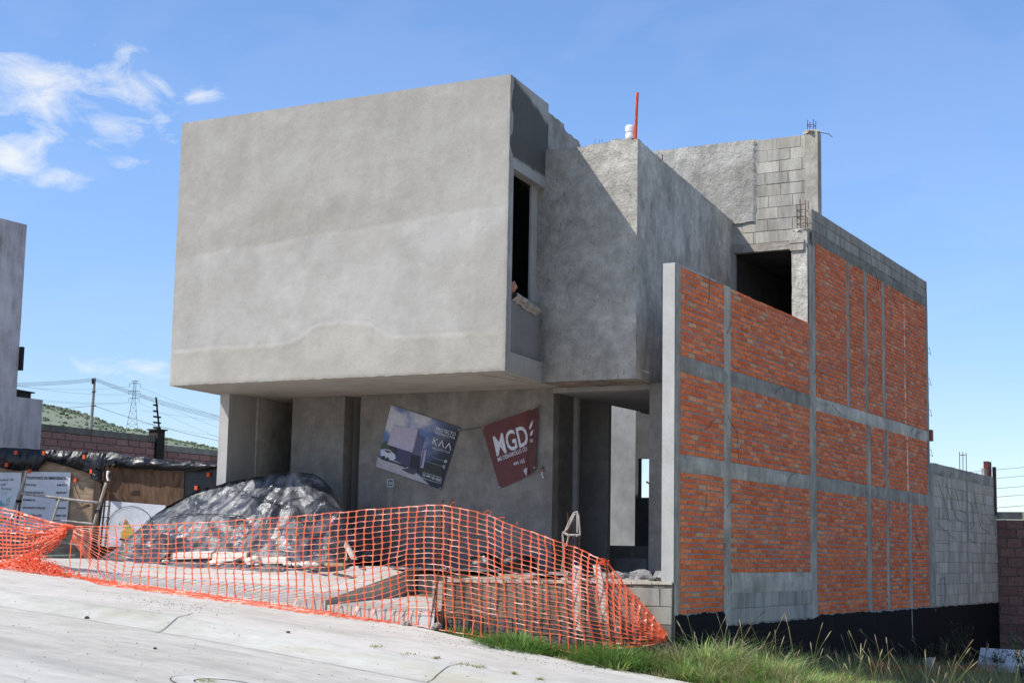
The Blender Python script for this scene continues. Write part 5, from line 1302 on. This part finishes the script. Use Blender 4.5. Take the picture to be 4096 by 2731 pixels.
for (x, y) in CLP:
    left = x < -.5; n = fbm((x*.7, y*.7, 0)); r = G.uniform(.08, .26); hh = G.uniform(.07, .16) if left else G.uniform(.18, .58)*(1+.9*n)
    hh *= min(1, .5+1.2*max(0, y-edgeY(x)))*(interp([(1.2, 1), (3.0, .45), (5, .3)], x+.25*y) if not left else 1)
    dry = G.choice((.03, .1, .3, .8)) if not left else .04
    base = G.choice([(.24, .39, .09), (.34, .49, .14), (.44, .54, .21), (.19, .32, .08), (.52, .54, .29)])
    wd = G.choice((.004, .006, .010))
    for q in range(int(G.uniform(35, 75))):
        a = G.uniform(0, 2*pi); rr_ = sqrt(G.random()); bx_, by_ = x+r*rr_*cos(a), y+r*rr_*sin(a)
        if bx_ < .04 and by_ > -.08: continue
        if by_ < edgeY(bx_)-.06: continue
        c = gcol(1.0) if G.random() < dry else tuple(t_*G.uniform(.7, 1.25) for t_ in base)
        blade(mb, (bx_, by_, gz_(bx_, by_)), hh*G.uniform(.5, 1.2), cos(a)+G.gauss(0, .5), sin(a)+G.gauss(0, .5), G.uniform(.15, .5)+.7*rr_, wd, c)
for i in range(7000):
    x = G.uniform(-3.3, 6.5); y = edgeY(x)+abs(G.gauss(0, 1))*(.35 if x < -.5 else 2.6)
    if x < .05 and y > -.08: continue
    seedling(x, y, G.uniform(.05, .18), .45)
for i in range(9000):
    x = G.uniform(.1, 5.5); y = G.uniform(5, 20)
    a = G.uniform(0, 2*pi); blade(mb, (x, y, gz_(x, y)), G.uniform(.25, .6), cos(a), sin(a), G.uniform(.2, .9), .009, gcol(.55), 2)
for i in range(150):
    x = G.uniform(.3, 4.2)**1; y = edgeY(x)+G.uniform(.2, 3.2)*G.random()**.5 if i < 80 else G.uniform(3, 12); z = gz_(x, y); h = G.uniform(.35, .85); a = G.uniform(0, 2*pi); kq = G.uniform(.1, .7); lx, ly = cos(a)*kq, sin(a)*kq
    pts = [V((x+lx*t*t*h, y+ly*t*t*h, z+h*t)) for t in (0, .35, .7, .9, 1.0)]
    mb.tube(pts, .0035, 4, (.24, .24, .10))
    hc = G.choice([(.36, .27, .18), (.42, .36, .2), (.25, .17, .13)])
    d = (pts[-1]-pts[-2]).normalized(); e = pts[-1]+d*G.uniform(.09, .16)
    mb.tube([pts[-1]-d*.02, pts[-1].lerp(e, .35), pts[-1].lerp(e, .75), e], [.003, .008, .007, .001], 5, hc)
# slim weeds in the pavement joint
for i in range(240):
    k = G.choice(((1500, 2585, 40), (1640, 2615, 70), (1745, 2632, 20), (1860, 2658, 40), (1920, 2668, 30), (2055, 2694, 8), (2160, 2715, 25)))
    c = hitroad(k[0]+G.gauss(0, .45)*k[2], k[1]+G.gauss(0, .45)*k[2]*.19); a = G.uniform(0, 2*pi); blade(mb, (c.x, c.y, c.z), G.uniform(.02, .06), cos(a), sin(a), 1, .005, gcol(.45), 2)
for i in range(60):
    c = hitroad(830+G.gauss(0, 22), 2724+G.gauss(0, 3)); a = G.uniform(0, 2*pi); blade(mb, (c.x, c.y, c.z), G.uniform(.02, .05), cos(a), sin(a), 1, .005, gcol(.5), 2)
solo('grass', mb, M['leaf'], kind='stuff', norm=False)
def tuft(px, py, n, rx, ry, h, label):
    c = hitroad(px, py); mb = MB()
    for i in range(n):
        a = G.uniform(0, 2*pi); r = sqrt(G.random()); x, y = c.x+r*cos(a)*rx, c.y+r*sin(a)*ry
        k = G.uniform(.7, 1.15); col = G.choice([(.15, .28, .06), (.20, .35, .08), (.11, .22, .05), (.27, .40, .12)])
        blade(mb, (x, y, gz_(x, y)+.02), h*(1.1-.55*r*r)*G.uniform(.7, 1.15), cos(a)*.8+G.gauss(0, .4), sin(a)*.8+G.gauss(0, .4), .35+.75*r, G.uniform(.006, .011), tuple(x_*k for x_ in col))
    return solo('grass_tuft', mb, M['leaf'], label, 'grass', norm=False)
tuft(2075, 2590, 1500, .62, .42, .34, 'dense dark green grass tuft under the middle of the net')
tuft(2470, 2655, 1900, .62, .50, .42, 'dense bright green grass tuft near the right end of the net')
tuft(1850, 2535, 500, .45, .2, .16, 'low grass tuft where the net meets the broken pad')
tuft(2330, 2615, 600, .4, .3, .2, 'short grass tuft in the gap between the two big tufts')
def shrub(name, c, r, h, label, n=260, col=(.11, .16, .05)):
    t = thing(name, label, 'shrub', c); mb = MB(); lv = MB()
    for i in range(9):
        a = G.uniform(0, 2*pi); e = V((c[0]+cos(a)*r*G.uniform(.3, 1), c[1]+sin(a)*r*G.uniform(.3, 1), c[2]+h*G.uniform(.6, 1)))
        m = V(c).lerp(e, .5)+V((0, 0, .1*h)); mb.tube([V(c), m, e], [.014, .009, .004], 5)
        for k in range(n//9):
            s = G.uniform(.35, 1.05); p = (V(c).lerp(m, s*2) if s < .5 else m.lerp(e, s*2-1))+V((G.gauss(0, .05), G.gauss(0, .05), G.gauss(0, .05)))
            b = G.uniform(0, 2*pi); kk = G.uniform(.7, 1.3); blade(lv, p, G.uniform(.06, .12), cos(b), sin(b), 1.3, .014, tuple(x*kk for x in col), 2)
    part('stem', mb, M['wood_dark'], t); part('foliage', lv, M['leaf'], t, norm=False)
p = onY(4100, 2620, 9.0); shrub('shrub', (p.x, p.y, ground_h(p.x, p.y)), .5, 1.35, 'leafy green shrub at the right edge in front of the brown wall', 330, (.16, .24, .09))
for i, (px, Y, h, lab) in enumerate(((3560, 13.5, .9, 'thin dark weed against the black footing, left of the wooden stake'), (3850, 15, 1.3, 'tall thin weed against the black footing, left of the pale slab'), (3760, 14, .8, 'low spindly weed just right of the wooden stake'), (3990, 16.5, .8, 'bushy dark weed in front of the pale slab'))):
    p = onY(px, 2600, Y); x = max(.35, p.x); shrub('weed', (x, Y, ground_h(x, Y)), .35, h, lab, 160, (.09, .11, .05))

# ================================================================== DISTANCE: hill, pylon, pole, wires
RID = [(-900, 1490), (-400, 1545), (0, 1592), (160, 1622), (330, 1650), (420, 1678), (500, 1702), (560, 1712), (650, 1742), (760, 1768), (870, 1792), (1100, 1850), (1500, 1960), (2300, 2170)]
def hill(u, v):
    px = -900+3200*u
    R_ = onD(px, interp(RID, px), 620); F_ = onD(px, 2175, 300); F_.z = -3
    if v <= .8:
        s = v/.8; p = F_.lerp(R_, s); p.z = F_.z+(R_.z-F_.z)*(.15*s+.85*s**1.3); am = sstep(0, .4, s)
    else:
        s = (v-.8)/.2; p = R_+(ray(px, 2175)*260*s); p.z = R_.z-(R_.z+3)*s*s; am = 1-s
    return p+V((0, 0, am*(2.4*fbm((p.x/40, p.y/40, 0), 5)+.6*noise.noise((p.x/9, p.y/9, 4)))))
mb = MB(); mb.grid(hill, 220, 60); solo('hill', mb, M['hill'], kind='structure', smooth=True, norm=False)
mb = MB(); H = random.Random(3)
for i in range(1900):
    u = (H.uniform(60, 1000)+900)/3200; v = H.random()**.6*.8 if i > 420 else H.uniform(.78, .802)
    p = hill(u, v); s = H.uniform(.25, .85)*(.8 if v > .77 else 1); k = H.uniform(.6, 1.25)
    c = (.175*k, .20*k, .105*k) if H.random() < .88 else (.26*k, .235*k, .18*k)
    mb.rock(p+V((0, 0, s*.3)), s, c, i, 1, (1.2, 1.2, .8))
solo('hillside_scrub', mb, M['scrub'], kind='stuff', norm=False)
t = thing('transmission_tower', 'grey steel lattice pylon on the skyline beyond the hill', 'pylon', onD(530, 1705, 700))
DP_ = 700.
def fT(x, y, dd=0): return onD(x*.43554, 1400+y*.43554, DP_+dd)
lev = [(283, 22, 22), (375, 26, 26), (440, 30, 30), (500, 44, 44), (560, 60, 60), (620, 76, 76), (680, 92, 92), (720, 104, 104)]
def cxT(y): return 1240-(y-283)*.065
sk = [(-1, -1), (1, -1), (1, 1), (-1, 1)]
def nd(i, k): y, w, _ = lev[i]; return fT(cxT(y)+sk[k][0]*w/2, y, sk[k][1]*w/2*.43554*DP_/FPX)
mb = MB()
for k in range(4): mb.tube([nd(i, k) for i in range(len(lev))], .13, 4)
part('leg', mb, M['wire'], t)
mb = MB()
for i in range(len(lev)-1):
    for k in range(4):
        k2 = (k+1) % 4; mb.tube([nd(i, k), nd(i+1, k2)], .07, 3); mb.tube([nd(i, k2), nd(i+1, k)], .07, 3); mb.tube([nd(i, k), nd(i, k2)], .07, 3)
part('bracing', mb, M['wire'], t)
for (y, w) in ((284, 34), (305, 50), (376, 52), (442, 50)):
    mb = MB(); c = cxT(y); mb.tube([fT(c-w, y+2), fT(c, y-6), fT(c+w, y+2)], .09, 3); mb.tube([fT(c-w, y+2), fT(c+w, y+2)], .07, 3)
    if y > 284: mb.tube([fT(c-w, y+2), fT(c-w-1, y+34)], .10, 3); mb.tube([fT(c+w, y+2), fT(c+w, y+34)], .10, 3)
    part('crossarm', mb, M['wire'], t)
t = thing('utility_pole', 'grey concrete utility pole behind the reddish boundary wall', 'utility pole', onD(360, 1790, 130))
mb = MB(); a = onD(379, 1511, 130); b = onD(363, 1715, 130); mb.tube([a, a.lerp(b, .5), b+(b-a)*.5], [.11, .13, .165], 8); part('pole', mb, simple('pole_concrete', (.36, .34, .32), .9, .15, 5), t)
for (x, y) in ((372, 1520), (374, 1566), (374, 1622)):
    mb = MB(); c = onD(x+2, y, 129.8); mb.tube([c+V((-.22, 0, 0)), c+V((.22, 0, 0))], .05, 5); part('bracket', mb, M['steel_dark'], t)
mb = MB(); c = onD(371, 1526, 129.8); mb.tube([c+V((0, 0, .25)), c-V((0, 0, .2))], .09, 6); part('insulator', mb, M['steel_dark'], t)
def wirepts(px, D): return [onD(x, y, D) for x, y in px]
def sagline(a, b, s, n=14): return [a.lerp(b, i/n)-V((0, 0, s*4*(i/n)*(1-i/n))) for i in range(n+1)]
for i in range(4):
    o = i*4.6
    mb = MB(); mb.tube(sagline(onD(-700, 1440+o, 110), onD(377, 1512+o*.9, 130), .9), .013, 4); mb.tube(sagline(onD(381, 1512+o*.9, 130), onD(1250, 1722+o*1.4, 150), .7), .014, 4)
    solo('power_line', mb, M['wire'], 'one of four close power lines meeting at the concrete pole', 'power line', 'power lines on the concrete pole')
mb = MB(); mb.tube(sagline(onD(-300, 1590, 110), onD(370, 1622, 130), .5), .018, 4); mb.tube(sagline(onD(375, 1622, 130), onD(1300, 1815, 150), .8), .018, 4); solo('power_line', mb, M['wire'], 'single lower cable passing low on the concrete pole', 'power line')
for (p, q) in (((-200, 1478), (523, 1577)), ((-200, 1530), (521, 1608)), ((-200, 1545), (560, 1610)), ((-200, 1505), (525, 1545))):
    mb = MB(); mb.tube(sagline(onD(*p, 600), onD(*q, 700), 3.0), .055, 3); solo('transmission_line', mb, M['wire'], 'faint high-voltage line left of the lattice pylon', 'power line', 'high-voltage lines left of the pylon')
for (p, q) in (((558, 1548), (1300, 1788)), ((556, 1578), (1300, 1850)), ((556, 1608), (1300, 1900)), ((560, 1640), (1300, 1700)), ((560, 1690), (1300, 1780))):
    mb = MB(); mb.tube(sagline(onD(*p, 700), onD(*q, 800), 2.0), .05, 3); solo('transmission_line', mb, M['wire'], 'faint high-voltage line right of the lattice pylon', 'power line', 'high-voltage lines right of the pylon')

# ================================================================== STREET DETAILS
A = hitroad(905, 2708); Rm = 200/FPX*(A-CAM).length*1.0; mc = V((A.x, A.y, 0))+(V((CAM.x, CAM.y, 0))-V((A.x, A.y, 0))).normalized()*Rm
t = thing('manhole', 'round concrete manhole collar in the road at the bottom of the photo', 'manhole', (mc.x, mc.y, zroad(mc.x, mc.y)))
def ring(r0, r1, lift, name, mat, n=48):
    mb = MB()
    for i in range(n):
        a, b = 2*pi*i/n, 2*pi*(i+1)/n
        mb.poly([(mc.x+r*cos(w), mc.y+r*sin(w), zroad(mc.x+r*cos(w), mc.y+r*sin(w))+lift) for r, w in ((r0, a), (r1, a), (r1, b), (r0, b))])
    part(name, mb, mat, t, norm=False)
ring(Rm*.60, Rm, .010, 'collar', M['walk']); ring(Rm*1.0, Rm*1.03, .008, 'joint', M['tar_joint']); ring(.0, Rm*.56, .006, 'cover', M['concrete'] if False else M['kerb']); ring(Rm*.56, Rm*.60, .005, 'joint', M['tar_joint'])
mb = MB(); g2 = random.Random(9)
for i in range(620):
    if i < 240: px, py = g2.gauss(650, 130), 0; py = 2395+(px-500)*.115+g2.gauss(0, 9)
    elif i < 400: px = g2.uniform(1400, 2400); py = 2500+(px-1615)*.21+g2.uniform(8, 40)
    else: px, py = g2.uniform(0, 2200), g2.uniform(2330, 2731)
    c = hitroad(px, py)
    if c.y > edgeY(c.x) or (c.x < -3.9 and c.y > -.5): continue
    r = g2.uniform(.004, .012); k = g2.uniform(.7, 1.5); mb.rock((c.x, c.y, c.z+r*.3), r, (.33*k, .30*k, .27*k), i, 1)
solo('gravel_crumbs', mb, attrmat('gravel', .9, 40, .3, 0), kind='stuff', norm=False)
for (px, py, r, lab) in ((347, 2472, .035, 'dark clod lying in the gutter curve at the left'), (620, 2594, .025, 'small dark clod on the road left of the joint'), (1152, 2530, .03, 'small brown chip on the pale kerb slope')):
    c = hitroad(px, py); mb = MB(); mb.rock((c.x, c.y, c.z+r*.3), r, None, int(px), 2); solo('clod', mb, M['wood_dark'], lab, 'clod')
print('all ok')


#WORLD
wd = bpy.data.worlds.new('World'); scene.world = wd; wd.use_nodes = True
nt = wd.node_tree; nt.nodes.clear()
SUN = V((-.95, -1.0, 1.545)).normalized()
EL = asin(SUN.z); AZ = atan2(SUN.x, SUN.y)
def wn(ty, ins=None, **kw):
    n = nt.nodes.new(ty)
    for k, v in kw.items(): setattr(n, k, v)
    for k, v in (ins or {}).items():
        if hasattr(v, 'is_output'): nt.links.new(v, n.inputs[k])
        else: n.inputs[k].default_value = v
    return n
def wm(op, a, b=0., c=0.):
    n = wn('ShaderNodeMath', {0: a, 1: b, 2: c}); n.operation = op; return n.outputs[0]
sky = wn('ShaderNodeTexSky'); sky.sky_type = 'NISHITA'; sky.sun_disc = False; sky.sun_elevation = EL; sky.sun_rotation = AZ
sky.altitude = 1800; sky.air_density = 1.0; sky.dust_density = .35; sky.ozone_density = 2.6
tc = wn('ShaderNodeTexCoord').outputs['Generated']
sep = wn('ShaderNodeSeparateXYZ', {0: tc})
az = wm('ARCTAN2', sep.outputs[0], sep.outputs[1]); el = wm('ARCSINE', sep.outputs[2])
# clouds: soft patches at fixed compass bearings, broken up by noise
CL = [(200, 370, 300, 150, 1.0), (560, 350, 190, 75, 1.0), (420, 500, 230, 75, 1.0), (30, 620, 120, 110, 1.0), (790, 378, 90, 45, .9), (240, 735, 170, 50, .75),
      (480, 655, 130, 34, .55), (640, 525, 110, 60, .6), (540, 225, 100, 45, .45), (640, 290, 70, 60, .4), (420, 1470, 320, 60, .55), (600, 1320, 130, 40, .35), (760, 1440, 150, 40, .3), (3950, 1880, 220, 90, .5), (4080, 2010, 160, 60, .4), (3900, 1790, 120, 30, .3)]
mask = None
for (px, py, rx, ry, w) in CL:
    d = ray(px, py).normalized(); a0, e0 = atan2(d.x, d.y), asin(d.z)
    u = wm('DIVIDE', wm('SUBTRACT', az, a0), rx/6202); v = wm('DIVIDE', wm('SUBTRACT', el, e0), ry/6202)
    g = wm('MULTIPLY', wm('EXPONENT', wm('MULTIPLY', wm('ADD', wm('MULTIPLY', u, u), wm('MULTIPLY', v, v)), -1.0)), w)
    mask = g if mask is None else wm('MAXIMUM', mask, g)
cv_ = wn('ShaderNodeCombineXYZ', {0: wm('MULTIPLY', az, 1.0), 1: wm('MULTIPLY', el, 1.7), 2: 0.})
nz = wn('ShaderNodeTexNoise', {'Vector': cv_.outputs[0], 'Scale': 24., 'Detail': 11., 'Roughness': .64, 'Distortion': .6}).outputs['Fac']
nz2 = wn('ShaderNodeTexNoise', {'Vector': cv_.outputs[0], 'Scale': 7., 'Detail': 5., 'Roughness': .5, 'Distortion': .4}).outputs['Fac']
cl = wm('MULTIPLY', wm('SUBTRACT', wm('ADD', wm('MULTIPLY', mask, .62), wm('MULTIPLY', nz, 2.3)), 1.36), 1.2)
cl = wn('ShaderNodeClamp', {0: cl, 1: 0., 2: .85}).outputs[0]
cl = wm('MULTIPLY', cl, wm('MINIMUM', wm('MULTIPLY', mask, 4.), 1.))
hz = wm('MULTIPLY', wm('SUBTRACT', nz2, .45), .5); hz = wn('ShaderNodeClamp', {0: hz, 1: 0., 2: .035}).outputs[0]
cl = wm('MAXIMUM', cl, hz)
tint = wn('ShaderNodeMix', data_type='RGBA', blend_type='MULTIPLY'); tint.inputs[0].default_value = 1.
nt.links.new(sky.outputs[0], tint.inputs[6])
ek = wn('ShaderNodeMapRange', {0: el, 1: 0.0, 2: .30}); ek.interpolation_type = 'SMOOTHSTEP'
tg = wn('ShaderNodeMix', data_type='RGBA'); nt.links.new(ek.outputs[0], tg.inputs[0]); tg.inputs[6].default_value = (1.0, .98, .97, 1); tg.inputs[7].default_value = (1.20, 1.32, 1.47, 1)
nt.links.new(tg.outputs[2], tint.inputs[7])
mixc = wn('ShaderNodeMix', data_type='RGBA')
nt.links.new(cl, mixc.inputs[0]); nt.links.new(tint.outputs[2], mixc.inputs[6]); mixc.inputs[7].default_value = (6.3, 6.4, 6.5, 1)
bg = wn('ShaderNodeBackground', {'Color': mixc.outputs[2], 'Strength': .15})
wo = wn('ShaderNodeOutputWorld', {'Surface': bg.outputs[0]})
sd = bpy.data.lights.new('sun', 'SUN'); sd.energy = 5.0; sd.angle = radians(.53); sd.color = (1, .975, .935)
so_ = bpy.data.objects.new('sun', sd); COL.objects.link(so_)
so_.rotation_euler = (-SUN).to_track_quat('-Z', 'Y').to_euler(); so_.location = (-20, -20, 30)
scene.view_settings.view_transform = 'Standard'; scene.view_settings.look = 'None'; scene.view_settings.exposure = 0; scene.view_settings.gamma = 1
scene.render.film_transparent = False
scene.cycles.max_bounces = 8; scene.cycles.diffuse_bounces = 5; scene.cycles.use_denoising = True
